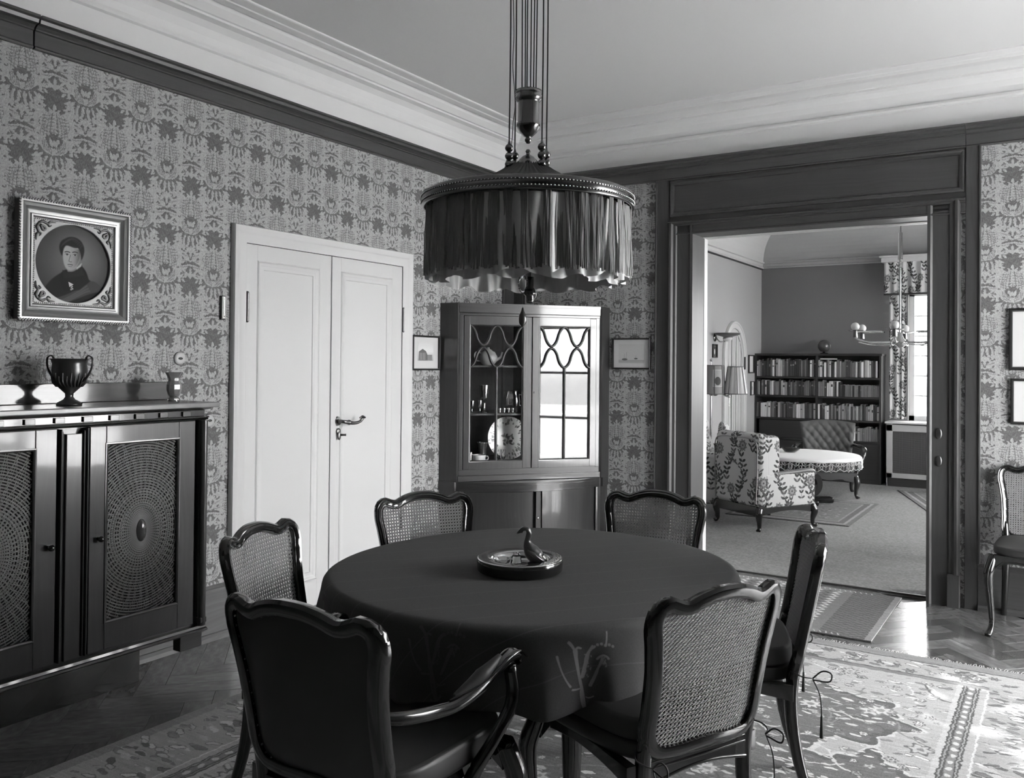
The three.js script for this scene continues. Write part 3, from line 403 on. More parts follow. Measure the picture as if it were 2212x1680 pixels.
const rearRail = (() => { const f = []; for (let i = 0; i <= 20; i++) { const x = -0.17 + 0.34 * i / 20, a = Math.abs(x) / 0.17; f.push([x, 0.395 + 0.02 * Math.cos(a * Math.PI * 0.5)]); } const bead = (y) => limb([[-0.17, y, -0.222], [0, y, -0.227], [0.17, y, -0.222]], [0.0036, 0.0036], 16, 6); return M(uvm(T(ext([...f, [0.17, 0.466], [-0.17, 0.466]], 0.02, 0.003), 0, 0, -0.222), 'x'), bead(0.456), bead(0.44), limb(f.filter((_, i) => i % 4 === 0).map(([x, y]) => [x, y + 0.004, -0.225]), [0.0036, 0.0036], 24, 6)); })();
const frontLeg = limb([[0.222, 0.445, 0.212], [0.232, 0.40, 0.226], [0.243, 0.345, 0.238], [0.238, 0.24, 0.23], [0.23, 0.14, 0.217], [0.227, 0.075, 0.213], [0.234, 0.035, 0.222], [0.244, 0.012, 0.238], [0.248, 0.004, 0.246]], [0.024, 0.028, 0.029, 0.021, 0.0165, 0.0145, 0.0165, 0.02, 0.013], 34, 14);
const kneeBead = limb([[0.222, 0.43, 0.243], [0.243, 0.36, 0.268], [0.247, 0.3, 0.262], [0.238, 0.2, 0.243], [0.232, 0.1, 0.229]], [0.003, 0.005, 0.005, 0.004, 0.003], 24, 6);
const rearLeg = limb([[0.187, 0.565, -0.235], [0.182, 0.47, -0.212], [0.18, 0.36, -0.206], [0.185, 0.2, -0.228], [0.193, 0.06, -0.268], [0.196, 0.0, -0.285]], [0.018, 0.021, 0.022, 0.019, 0.016, 0.016], 26, 12);
const seatShape = (() => { const o = []; for (let i = 0; i < 56; i++) { const a = i / 56 * Math.PI * 2, c = Math.cos(a), s = Math.sin(a), e = 0.42, x = Math.sign(c) * Math.abs(c) ** e, z = Math.sign(s) * Math.abs(s) ** e; o.push([x * (0.205 + 0.027 * (z + 1) / 2), 0.015 + z * 0.232 + (z > 0 ? 0.016 * (1 - x * x) : 0)]); } return o; })();
const cushionGeo = (h, puff, top = 0.447) => { const g = new THREE.ExtrudeGeometry(shape(seatShape.map(([x, z]) => [x * 0.96, z * 0.96])), { depth: h, bevelEnabled: true, bevelThickness: 0.014, bevelSize: 0.011, bevelSegments: 4 }); g.rotateX(-Math.PI / 2); g.scale(1, 1, -1); const q = plain(g); flip(q); q.translate(0, top + 0.014, 0); const P = q.attributes.position; for (let i = 0; i < P.count; i++) { const y = P.getY(i); if (y > top + h) P.setY(i, y + puff * Math.max(0, 1 - (P.getX(i) / 0.24) ** 2) * Math.max(0, 1 - (P.getZ(i) / 0.26) ** 2)); } q.computeVertexNormals(); return toCreasedNormals(q, 0.6); };
function flip(g) { for (const [k, s] of [['position', 3], ['normal', 3], ['uv', 2]]) { const A = g.attributes[k].array; for (let i = 0; i < A.length; i += 3 * s) for (let j = 0; j < s; j++) { const t = A[i + s + j]; A[i + s + j] = A[i + 2 * s + j]; A[i + 2 * s + j] = t; } } }
const seatGeo = cushionGeo(0.018, 0.006);
function makeChair(label, group) {
  const t = thing('dining_chair', label, 'chair', [0, 0, 0], 0, group);
  part('back_frame', backFrameGeo, W.black, t); stuff(part('cane_panel', caneGeo, caneMat, t));
  part('seat', seatGeo, seatMat, t); part('front_rail', uvm(rails.front, 'x'), W.black, t); part('side_rail', uvm(rails.side(1), 'z'), W.black, t); part('side_rail', uvm(rails.side(-1), 'z'), W.black, t);
  part('rear_rail', rearRail, W.black, t);
  for (const s of [1, -1]) { const l = part('leg', s > 0 ? frontLeg : mirrorX(frontLeg), W.black, t); part('carved_bead', s > 0 ? kneeBead : mirrorX(kneeBead), W.black, l); part('leg', s > 0 ? rearLeg : mirrorX(rearLeg), W.black, t); }
  return t;
}
const facing = (dx, dz) => Math.atan2(dx, dz);
const GRP = 'cane-backed dining chairs round the oval table';
const chair1 = makeChair('dark cane-backed chair at the table side nearest the sideboard, cane lit from behind', GRP);
// back centre (at ear height) bx,bz and facing unit (fx,fz): the seat centre lies 0.315 in front of it
const place = (bx, bz, fx, fz) => { const l = Math.hypot(fx, fz); return [[bx + fx / l * 0.315, 0.006, bz + fz / l * 0.315], facing(fx, fz)]; };
function put(o, p) { o.position.set(...p[0]); o.rotation.y = p[1]; return o; }
put(chair1, place(1.452, 3.945, 0.96, -0.28));
const chair2 = copy(chair1, ...place(1.462, 3.03, 0.9, 0.44), 'cane-backed chair behind the table in front of the white door, cane brightly lit', GRP);
const chair3 = copy(chair1, ...place(2.28, 2.375, 0.1, 1), 'cane-backed chair behind the table between corner cabinet and open doorway, cane in shade', GRP);
const chair4 = copy(chair1, ...place(3.105, 2.925, -0.93, 0.37), 'cane-backed chair seen edge-on right of the table, its cushion tied on with a bow', GRP);
const chair5 = copy(chair1, ...place(3.085, 3.83, -0.9, -0.44), 'cane-backed chair at the table with its light woven back turned to the camera', GRP);
copy(chair1, [3.71, 0, 0.33], 0, 'cane-backed chair standing against the wall below the pair of framed views', 'chairs along the wall');
// tied-on seat pads of the two right-hand chairs
const bow = (s) => M(tube([[s * 0.2, 0.485, -0.2], [s * 0.225, 0.478, -0.235], [s * 0.215, 0.472, -0.262], [s * 0.2, 0.466, -0.268]], 0.0022, 12, 5), tube([[s * 0.2, 0.466, -0.268], [s * 0.2, 0.492, -0.3], [s * 0.203, 0.486, -0.326], [s * 0.203, 0.462, -0.322], [s * 0.2, 0.462, -0.272]], 0.0026, 20, 5), tube([[s * 0.2, 0.464, -0.27], [s * 0.204, 0.42, -0.29], [s * 0.204, 0.37, -0.296], [s * 0.202, 0.345, -0.297]], 0.0022, 12, 5), cyl(0.0065, 0.0035, 0.07, s * 0.202, 0.28, -0.297, 8));
for (const c of [chair4, chair5]) { const pad = part('seat_cushion', cushionGeo(0.03, 0.012, 0.495), mat(0.035, 0.75), c); for (const s of [1, -1]) part('tie_bow', bow(s), K.dark, pad); }

// ---------------------------------------------------------------- leather armchair with its back to the camera
{ const t = thing('armchair', 'dark leather-backed armchair with open wooden arms, its back turned to the camera', 'chair');
  const s = 1.06, sc = (g) => g.clone().scale(s, 1.02, s);
  part('back_frame', sc(backFrameGeo), W.black, t);
  const padG = (zo, sg) => { const pos = [], idx = [], R = 40, C = 24; for (let j = 0; j <= R; j++) { const y = 0.4705 + (0.8745 - 0.4705) * j / R, iv = clipLine(innerPath, 0, y, 1, 0), a = iv.length ? iv[0][0] : -0.1, b = iv.length ? iv[iv.length - 1][1] : 0.1; for (let i = 0; i <= C; i++) { const x = a + (b - a) * i / C, u = 2 * i / C - 1, v = 2 * j / R - 1; pos.push(x, y, backZ(x, y) + sg * (0.012 * Math.sqrt(Math.max(0, (1 - u ** 4) * (1 - v ** 4))) + zo)); } } for (let j = 0; j < R; j++) for (let i = 0; i < C; i++) { const q = j * (C + 1) + i; sg > 0 ? idx.push(q, q + 1, q + C + 1, q + 1, q + C + 2, q + C + 1) : idx.push(q, q + C + 1, q + 1, q + 1, q + C + 1, q + C + 2); } const g = new THREE.BufferGeometry(); g.setAttribute('position', new THREE.Float32BufferAttribute(pos, 3)); g.setIndex(idx); g.computeVertexNormals(); return g; };
  part('back_upholstery', sc(M(padG(0.002, 1), padG(0.002, -1))), K.leather, t);
  stuff(part('upholstery_nails', (() => { const l = []; innerPath.forEach(([x, y], i) => { if (i % 2) return; l.push(ball(0.0034, x * 0.985, (y - 0.7) * 0.985 + 0.7, backZ(x, y) - 0.008, 6)); }); return sc(M(l)); })(), K.darkbrass, t));
  part('seat', sc(cushionGeo(0.035, 0.02)), K.leather, t);
  part('front_rail', uvm(sc(rails.front), 'x'), W.black, t); for (const k of [1, -1]) part('side_rail', uvm(sc(rails.side(k)), 'z'), W.black, t);
  part('rear_rail', uvm(B(-0.19, 0.19, 0.38, 0.45, -0.238, -0.212, 0.004), 'x'), W.black, t);
  for (const k of [1, -1]) {
    const m = (g) => k > 0 ? g : mirrorX(g);
    part('leg', m(sc(frontLeg)), W.black, t); part('leg', m(sc(rearLeg)), W.black, t);
    const arm = part('arm', m(limb([[0.205, 0.675, -0.262], [0.225, 0.665, -0.22], [0.25, 0.652, -0.12], [0.268, 0.652, -0.06], [0.282, 0.672, 0.02], [0.29, 0.703, 0.1], [0.292, 0.716, 0.15], [0.294, 0.706, 0.185], [0.295, 0.684, 0.194]], [0.015, 0.0165, 0.0165, 0.0165, 0.019, 0.021, 0.021, 0.02, 0.011], 44, 14, 0.82)), W.black, t);
    part('arm_bead', m(limb([[0.262, 0.668, -0.08], [0.296, 0.686, 0.03], [0.31, 0.72, 0.12], [0.312, 0.724, 0.17], [0.312, 0.7, 0.205]], [0.003, 0.0045, 0.005, 0.005, 0.003], 24, 6)), W.black, arm);
    part('arm_pad', m(limb([[0.262, 0.672, -0.06], [0.282, 0.698, 0.03], [0.288, 0.724, 0.105]], [0.006, 0.019, 0.008], 16, 10)), K.leather, arm);
    part('arm_support', m(limb([[0.292, 0.69, 0.15], [0.298, 0.6, 0.155], [0.28, 0.52, 0.1], [0.25, 0.45, 0.06], [0.235, 0.41, 0.05]], [0.017, 0.018, 0.016, 0.018, 0.02], 24, 12)), W.black, t);
  }
  put(t, place(2.335, 4.585, -0.04, -1));
}

// ---------------------------------------------------------------- oval table, cloth, dish
const TC = [2.245, 3.382], TR = -10 * Math.PI / 180, TH = 0.765;
{ const t = thing('dining_table', 'oval dining table on turned dark legs hidden under the long cloth', 'table', [TC[0], 0.0061, TC[1]]);
  const o = []; for (let i = 0; i < 64; i++) { const a = i / 64 * Math.PI * 2; o.push([0.65 * Math.cos(a), 0.7 * Math.sin(a)]); }
  part('tabletop', uvm(T(ext(o, 0.024, 0.005).rotateX(Math.PI / 2), 0, 0.751, 0), 'x'), W.black, t);
  const o2 = o.map(([x, y]) => [x * 0.82, y * 0.82]); part('apron', frame2d(o2, [[0.012, 0], [0.012, 0.07], [-0.012, 0.07], [-0.012, 0]]).rotateX(-Math.PI / 2).translate(0, 0.655, 0), W.black, t);
  for (const [x, z] of [[0.36, 0.38], [-0.36, 0.38], [0.36, -0.38], [-0.36, -0.38]]) part('leg', T(lathe([[0, 0], [0.022, 0], [0.026, 0.02], [0.02, 0.05], [0.024, 0.2], [0.032, 0.42], [0.024, 0.47], [0.036, 0.5], [0.034, 0.72], [0, 0.72]], 20), x, 0, z), W.black, t);
}
const clothMap = canvas(1600, 1600, (x, w) => { // unrolled: 2 m across, centre of the table in the middle
  x.fillStyle = G(130); x.fillRect(0, 0, w, w); x.save(); x.translate(w / 2, w / 2); x.scale(w / 2, w / 2);   // metres now; +x = world x, +y = world z
  x.strokeStyle = GA(190, 0.5); x.lineWidth = 0.003; const dx = 0.62, dz = -0.785;   // faint woven stripes
  for (let k = -7; k <= 7; k++) { const o = k * 0.128 + 0.03; x.beginPath(); x.moveTo(-dz * o - dx * 1.2, dx * o - dz * 1.2); x.lineTo(-dz * o + dx * 1.2, dx * o + dz * 1.2); x.stroke(); }
  const plant = (a, r0, s, tone) => { x.save(); x.rotate(a); x.translate(r0, 0); x.scale(s, s); x.rotate(-Math.PI / 2); // now +y points outwards (down the cloth) -> flip so that plants grow up
    x.strokeStyle = x.fillStyle = tone; x.lineCap = 'round';
    const L = (p, wd) => { x.lineWidth = wd; x.beginPath(); x.moveTo(...p[0]); for (let i = 1; i + 1 < p.length; i += 2) x.quadraticCurveTo(p[i][0], p[i][1], p[i + 1][0], p[i + 1][1]); x.stroke(); };
        const St = (p, wd) => { for (let k = 0; k < 6; k++) { x.globalAlpha = 0.9; L(p.map(([u, v]) => [u + rnd(-wd, wd) * 0.5, v + rnd(-0.002, 0.002)]), wd * 0.62); } x.globalAlpha = 1; };
    St([[0.0, 0.2], [-0.008, 0.15], [-0.02, 0.11], [-0.028, 0.08], [-0.034, 0.03]], 0.010); St([[-0.034, 0.03], [-0.038, 0.018], [-0.05, 0.006]], 0.009); St([[-0.034, 0.03], [-0.03, 0.018], [-0.018, 0.022]], 0.006);
    St([[-0.012, 0.1], [-0.004, 0.07], [0.002, 0.05], [0.004, 0.03], [0.022, 0.018]], 0.010); St([[0.016, 0.125], [0.03, 0.1], [0.034, 0.085], [0.04, 0.07], [0.05, 0.052]], 0.009); St([[0.036, 0.05], [0.055, 0.03], [0.07, 0.046]], 0.006);
    St([[0.0, 0.2], [-0.02, 0.17], [-0.018, 0.135]], 0.006); St([[-0.018, 0.2], [0, 0.21], [0.014, 0.188]], 0.006); St([[0.002, 0.155], [0.014, 0.162], [0.028, 0.152]], 0.003); St([[-0.09, 0.04], [-0.085, 0.09], [-0.055, 0.12]], 0.006); St([[-0.05, 0.13], [-0.035, 0.132], [-0.022, 0.13]], 0.004); St([[0.06, 0.012], [0.063, -0.005], [0.06, -0.025]], 0.004);
    x.globalAlpha = 0.8; for (let i = 0; i < 16; i++) { x.beginPath(); x.ellipse(-0.004 + rnd(0, 0.02), 0.04 + i * 0.004, 0.0035, 0.002, i, 0, 7); x.fill(); x.beginPath(); x.ellipse(0.056 + rnd(-0.009, 0.009), 0.056 + rnd(-0.014, 0.014), 0.004, 0.0025, i, 0, 7); x.fill(); } for (let i = 0; i < 5; i++) { x.beginPath(); x.ellipse(0.034 + i * 0.012, 0.012 - (i % 2) * 0.003, 0.005, 0.004, 0, 0, 7); x.fill(); } x.globalAlpha = 1;
    x.restore(); };
  for (const [a, tn] of [[0.83, G(255)], [2.25, G(172)], [-0.7, G(200)], [-2.3, G(200)], [1.4, G(160)]]) plant(a, 0.735, 1, tn);
  x.restore(); speckle(x, w, w, 26);
}, { clamp: true });
{ const N = 288, top = 16, drop = 22, pos = [], uv = [], idx = [];
  const R = (a) => { const c = Math.cos(a), s = Math.sin(a); return 1 / ((Math.abs(c / 0.664) ** 2.15 + Math.abs(s / 0.722) ** 2.15) ** (1 / 2.15)); };
  for (let j = 0; j <= top + drop; j++) for (let i = 0; i <= N; i++) {
    const a = i / N * Math.PI * 2, r0 = R(a) + 0.012, c = Math.cos(a), s = Math.sin(a); let r, y, arc;
    if (j <= top) { const k = j / top; r = (r0 - 0.03) * (1 - (1 - k) ** 1.3); y = TH; arc = r; }
    else { const k = (j - top) / drop, Lq = 0.047, H = 0.2 + 0.014 * Math.sin(a * 4 + 1) + 0.008 * Math.sin(a * 9); const d = k * (Lq + H);
      const fold = Math.max(0, Math.sin(a * 9 + 0.6 * Math.sin(a * 3)) ) ** 2 * 0.9 + 0.35 * Math.sin(a * 23 + 2); 
      if (d < Lq) { const q = d / Lq * Math.PI / 2; r = r0 - 0.03 + 0.03 * Math.sin(q); y = TH - 0.03 * (1 - Math.cos(q)); } else { const q = d - Lq; r = r0 + 0.01 * q / H + fold * 0.045 * (q / H) ** 1.2 + 0.004 * Math.sin(a * 47) * q / H; y = TH - 0.03 - q; }
      arc = r0 - 0.03 + d; }
    const X = c * r, Z = s * r; pos.push(X, y, Z); const ar = a - TR; uv.push(0.5 + Math.cos(ar) * arc / 2, 0.5 - Math.sin(ar) * arc / 2);
  }
  const w = N + 1; for (let j = 0; j < top + drop; j++) for (let i = 0; i < N; i++) { const a = j * w + i; idx.push(a, a + 1, a + w, a + 1, a + w + 1, a + w); }
  const g = new THREE.BufferGeometry(); g.setAttribute('position', new THREE.Float32BufferAttribute(pos, 3)); g.setAttribute('uv', new THREE.Float32BufferAttribute(uv, 2)); g.setIndex(idx); g.computeVertexNormals();
  const m = tag(new THREE.Mesh(g, mat(0.25, 0.85, { map: clothMap, side: THREE.DoubleSide })), 'dark linen tablecloth with embroidered plant sprays hanging round the oval table', 'tablecloth');
  m.name = numbered('tablecloth'); m.position.set(TC[0], 0, TC[1]); m.rotation.y = TR; m.castShadow = m.receiveShadow = true; scene.add(m);
}
{ const P = [2.243, TH + 0.001, 3.475];   // under the lamp
  const t = thing('smoking_tray', 'round dark tray with a polished metal well in the middle of the table', 'tray', P);
  part('drum', lathe([[0, 0], [0.14, 0], [0.146, 0.006], [0.148, 0.03], [0.146, 0.04], [0.143, 0.043], [0.104, 0.041], [0.1, 0.036], [0.1, 0.014], [0, 0.014]], 64), W.black, t);
  part('rim_band', lathe([[0.104, 0.0412], [0.142, 0.0435], [0.147, 0.041], [0.145, 0.0445], [0.141, 0.0462], [0.106, 0.0435], [0.102, 0.039], [0.104, 0.0412]], 64), K.silver, t);
  part('well', lathe([[0, 0.0165], [0.07, 0.017], [0.092, 0.022], [0.1, 0.04], [0.102, 0.041], [0.1, 0.036], [0.094, 0.018], [0, 0.0145]], 48), K.chrome, t);
  const off = (u, v) => [P[0] + 0.844 * u - 0.536 * v, P[1], P[2] - 0.536 * u - 0.844 * v];   // u right, v away from the camera
  // bronze goose, one continuous skin
  const o1 = off(0.033, 0.0), d = thing('goose_figurine', 'small bronze goose figurine with raised neck standing in the round tray', 'figurine', [o1[0], P[1] + 0.0175, o1[2]], facing(-0.844, 0.536)); d.scale.setScalar(1.22);
  const bz = mat(0.1, 0.3, { metalness: 0.8 }), sp = [[0.024, -0.044], [0.027, -0.034], [0.037, -0.021], [0.051, -0.006], [0.064, 0.003], [0.079, 0.007], [0.093, 0.004], [0.105, 0.002], [0.114, 0.009], [0.113, 0.02], [0.107, 0.03], [0.103, 0.036]];
  part('body', M(limb(sp.map(([b, a]) => [0, b - 0.014, a]), [0.002, 0.011, 0.0215, 0.0225, 0.0165, 0.0105, 0.0085, 0.008, 0.0105, 0.0085, 0.004, 0.002], 60, 18), T(new THREE.SphereGeometry(0.015, 14, 8).scale(1.15, 0.55, 1.3), 0, 0.006, -0.012), limb([[0, 0.024, -0.03], [0, 0.014, -0.042], [0, 0.008, -0.052]], [0.014, 0.009, 0.002], 8, 10)), bz, d);
  for (const s of [1, -1]) part('wing', limb([[s * 0.016, 0.044, 0.006], [s * 0.021, 0.034, -0.012], [s * 0.015, 0.018, -0.034], [s * 0.005, 0.006, -0.05]], [0.005, 0.012, 0.009, 0.002], 18, 10, 0.6), bz, d);
  const o2 = off(-0.012, 0.0), c = thing('glass_inkwell', 'small faceted clear glass block beside the goose in the round tray', 'inkwell', [o2[0], P[1] + 0.0175, o2[2]], 0.5);
  part('block', new THREE.CylinderGeometry(0.017, 0.024, 0.032, 6, 1).translate(0, 0.016, 0), K.solid, c); part('metal_cap', lathe([[0, 0.046], [0.006, 0.045], [0.012, 0.038], [0.013, 0.032], [0, 0.032]], 16), K.silver, c);
  const o3 = off(-0.06, 0.004), b = thing('silver_bowl', 'small shallow silver bowl at the left inside the round tray', 'bowl', [o3[0], P[1] + 0.0175, o3[2]]);
  part('bowl', lathe([[0, 0.004], [0.014, 0.005], [0.024, 0.012], [0.028, 0.022], [0.0295, 0.022], [0.026, 0.01], [0.015, 0.001], [0, 0]], 28), K.silver, b);
}
// ---------------------------------------------------------------- pendant lamp on pulleys over the table
{ const A = [2.259, 0, 3.471], t = thing('pendant_lamp', 'brass pull-down pendant lamp with a wide fringed silk shade over the table', 'lamp', A);
  const br = mat(0.2, 0.2, { metalness: 1 });
  part('rim_band', lathe([[0.352, 2.002], [0.3615, 2.0], [0.364, 2.006], [0.3615, 2.014], [0.363, 2.017], [0.363, 2.03], [0.3615, 2.033], [0.3635, 2.036], [0.361, 2.046], [0.352, 2.05], [0.346, 2.05], [0.352, 2.002]], 120), br, t);
  for (const y of [2.015, 2.034]) { const l = []; for (let i = 0; i < 190; i++) { const a = i / 190 * Math.PI * 2; l.push(new THREE.SphereGeometry(0.0029, 6, 4).translate(Math.cos(a) * 0.3632, y, Math.sin(a) * 0.3632)); } stuff(part('bead_row', M(l), K.silver, t)); }
  const silk = mat(0.19, 0.55, { side: THREE.DoubleSide }), dk = mat(0.1, 0.75, { side: THREE.DoubleSide });
  { const n = 220; const pos = [], idx = []; for (let j = 0; j <= 8; j++) for (let i = 0; i <= n; i++) { const a = i / n * Math.PI * 2, k = j / 8, r = 0.352 * (1 - k) + 0.062 * k, y = 2.046 + 0.05 * k + 0.055 * k ** 3 + 0.004 * Math.sin(a * 55) * (0.4 + 0.6 * k); pos.push(Math.cos(a) * r, y, Math.sin(a) * r); } for (let j = 0; j < 8; j++) for (let i = 0; i < n; i++) { const a = j * (n + 1) + i; idx.push(a, a + n + 1, a + 1, a + 1, a + n + 1, a + n + 2); } const q = new THREE.BufferGeometry(); q.setAttribute('position', new THREE.Float32BufferAttribute(pos, 3)); q.setIndex(idx); q.computeVertexNormals(); part('gathered_top', q, dk, t); }
  // fringe: bundles of thread hanging from the rim, uneven in depth and length
  { const pos = [], idx = [], N = 460; for (let i = 0; i < N; i++) { const a0 = i / N * Math.PI * 2, bund = Math.floor(i / 5), h = Math.sin(bund * 12.9898) * 43758.5453, f = h - Math.floor(h), inb = (i % 5) / 4 - 0.5; const rr = 0.353 - f * 0.026 + rnd(-0.002, 0.002), L = 0.232 + rnd(-0.008, 0.008) + f * 0.004, sw = rnd(-0.004, 0.004), pull = inb * -0.35 * (f > 0.4 ? 1.6 : 0.3), wd = 0.0034; const base = pos.length / 3;
      for (let j = 0; j <= 7; j++) { const k = j / 7, r = rr + 0.006 * k + 0.002 * Math.sin(k * 7 + i), a = a0 + (pull * Math.sin(k * Math.PI) * 0.012 + sw * k) / 0.36 + 0.0015 * Math.sin(k * 9 + i * 1.7), y = 2.004 - L * k; for (const [o, dr] of [[-1, -0.001], [0, 0.0016], [1, -0.001]]) pos.push(Math.cos(a + o * wd / 0.36) * (r + dr), y, Math.sin(a + o * wd / 0.36) * (r + dr)); }
      for (let j = 0; j < 7; j++) for (let k = 0; k < 2; k++) { const a = base + j * 3 + k; idx.push(a, a + 3, a + 1, a + 1, a + 3, a + 4); } }
    const g = new THREE.BufferGeometry(); g.setAttribute('position', new THREE.Float32BufferAttribute(pos, 3)); g.setIndex(idx); g.computeVertexNormals(); stuff(part('silk_fringe', g, silk, t)); }
  const lining = mat(0.62, 0.4, { side: THREE.DoubleSide });
  const ruffle = (r, y0, y1, amp, n, sc, ph, m, nm) => { const pos = [], idx = [], N = 320; for (let j = 0; j <= 8; j++) for (let i = 0; i <= N; i++) { const a = i / N * Math.PI * 2, k = j / 8, R = r + amp * k * Math.sin(a * n + 0.8 * Math.sin(a * 5 + ph)) + 0.004 * Math.sin(a * 41), low = y1 + sc * Math.abs(Math.sin(a * 6.5 + ph)) ** 3; pos.push(Math.cos(a) * R, y0 + (low - y0) * k, Math.sin(a) * R); } for (let j = 0; j < 8; j++) for (let i = 0; i < N; i++) { const a = j * (N + 1) + i; idx.push(a, a + N + 1, a + 1, a + 1, a + N + 1, a + N + 2); } const g = new THREE.BufferGeometry(); g.setAttribute('position', new THREE.Float32BufferAttribute(pos, 3)); g.setIndex(idx); g.computeVertexNormals(); part(nm, g, m, t); };
  ruffle(0.335, 2.0, 1.748, 0.012, 26, 0.022, 0.5, lining, 'shade_lining'); ruffle(0.3, 1.83, 1.738, 0.012, 20, 0.018, 1.7, lining, 'inner_flounce');
  for (let q = 0; q < 4; q++) { const a = 0.394 + q * Math.PI / 2, x = Math.cos(a) * 0.079, z = Math.sin(a) * 0.079; part('pulley_stem', M(cyl(0.016, 0.009, 0.03, x, 2.105, z, 16), ...[0, 1, 2].map((k) => T(ball(0.0142, 0, 0, 0, 20), x, 2.147 + k * 0.0275, z)), cyl(0.006, 0.003, 0.012, x, 2.214, z, 10)), br, t); part('cord', limb([[x, 2.22, z], [x + 0.002, 2.6, z], [x, 2.9, z - 0.001], [x * 0.95, CH - 0.02, z * 0.95]], [0.0025, 0.0025, 0.0025, 0.0025], 20, 6), K.black, t); }
  part('crown_cap', lathe([[0.062, 2.138], [0.066, 2.146], [0.05, 2.152], [0.04, 2.155], [0.034, 2.168], [0.02, 2.184], [0.008, 2.19], [0.006, 2.196], [0.009, 2.202], [0.006, 2.208], [0, 2.209]], 40), br, t);
  part('counterweight', lathe([[0, 2.229], [0.006, 2.23], [0.011, 2.237], [0.012, 2.243], [0.008, 2.25], [0.016, 2.254], [0.03, 2.268], [0.038, 2.284], [0.041, 2.288], [0.041, 2.297], [0.037, 2.301], [0.036, 2.37], [0.039, 2.374], [0.045, 2.38], [0.046, 2.388], [0.043, 2.394], [0.046, 2.4], [0.045, 2.411], [0.03, 2.416], [0.01, 2.418], [0, 2.418]], 48), br, t);
  for (const [x, z] of [[-0.024, 0.004], [-0.021, -0.012], [-0.003, 0.006], [0.002, -0.01], [0.022, 0.004], [0.026, -0.006]]) part('cord', limb([[x, 2.412, z], [x * 1.08, 2.7, z], [x * 1.15, CH - 0.02, z]], [0.0021, 0.0021, 0.0021], 8, 6), K.black, t);
  part('electric_wire', tube([[0.088, 2.09], [0.082, 2.13], [0.068, 2.19], [0.058, 2.22], [0.052, 2.3], [0.046, 2.36], [0.049, 2.42], [0.055, 2.5], [0.052, 2.6], [0.055, 2.75], [0.05, 3.0], [0.048, CH - 0.02]].map(([u, y]) => [-0.844 * u, y, 0.536 * u]), 0.0015, 80, 5), K.black, t);
  part('ceiling_rose', lathe([[0, CH], [0.11, CH], [0.112, CH - 0.01], [0.1, CH - 0.025], [0.03, CH - 0.03], [0, CH - 0.03]], 40), br, t);
  part('lamp_stem', M(cyl(0.014, 0.014, 0.4, 0, 1.76, 0, 16), T(lathe([[0, 1.678], [0.013, 1.68], [0.0145, 1.69], [0.0135, 1.705], [0.02, 1.708], [0.0215, 1.714], [0.019, 1.724], [0.013, 1.734], [0.013, 1.77], [0, 1.77]], 28), 0.012, 0, 0)), br, t);
  part('pull_wire', tube([[0.026, 1.735, 0], [0.036, 1.72, 0], [0.036, 1.7, 0], [0.026, 1.69, 0.004]], 0.001, 16, 5), K.silver, t);
  { const P2 = []; for (let i = 0; i < 30; i++) { const a = i / 30 * Math.PI * 2; P2.push([Math.cos(a) * 0.0155, 1.748 + Math.sin(a) * 0.03 - (Math.sin(a) < 0 ? 0.004 * (Math.sin(a)) ** 2 : 0)]); }
    const cr = part('crystal_pendant', M(T(new THREE.SphereGeometry(1, 20, 14).scale(0.0135, 0.027, 0.005), 0, 1.748, 0)).rotateY(0.57), K.solid, t); cr.position.set(-0.004, 0, 0.02); part('beaded_ring', M(P2.map(([x, y]) => ball(0.0026, x, y, 0, 8))).rotateY(0.57), K.silver, cr); part('drop_wire', M(cyl(0.0008, 0.0008, 0.06, 0, 1.778, 0, 6), cyl(0.0008, 0.0008, 0.054, 0, 1.66, 0, 6)), K.dark, cr);
    part('bell_push', lathe([[0, 1.597], [0.005, 1.6], [0.0125, 1.612], [0.0145, 1.624], [0.012, 1.64], [0.005, 1.654], [0.003, 1.664], [0, 1.666]], 24), mat(0.14, 0.25, { metalness: 0.7 }), cr); }
}

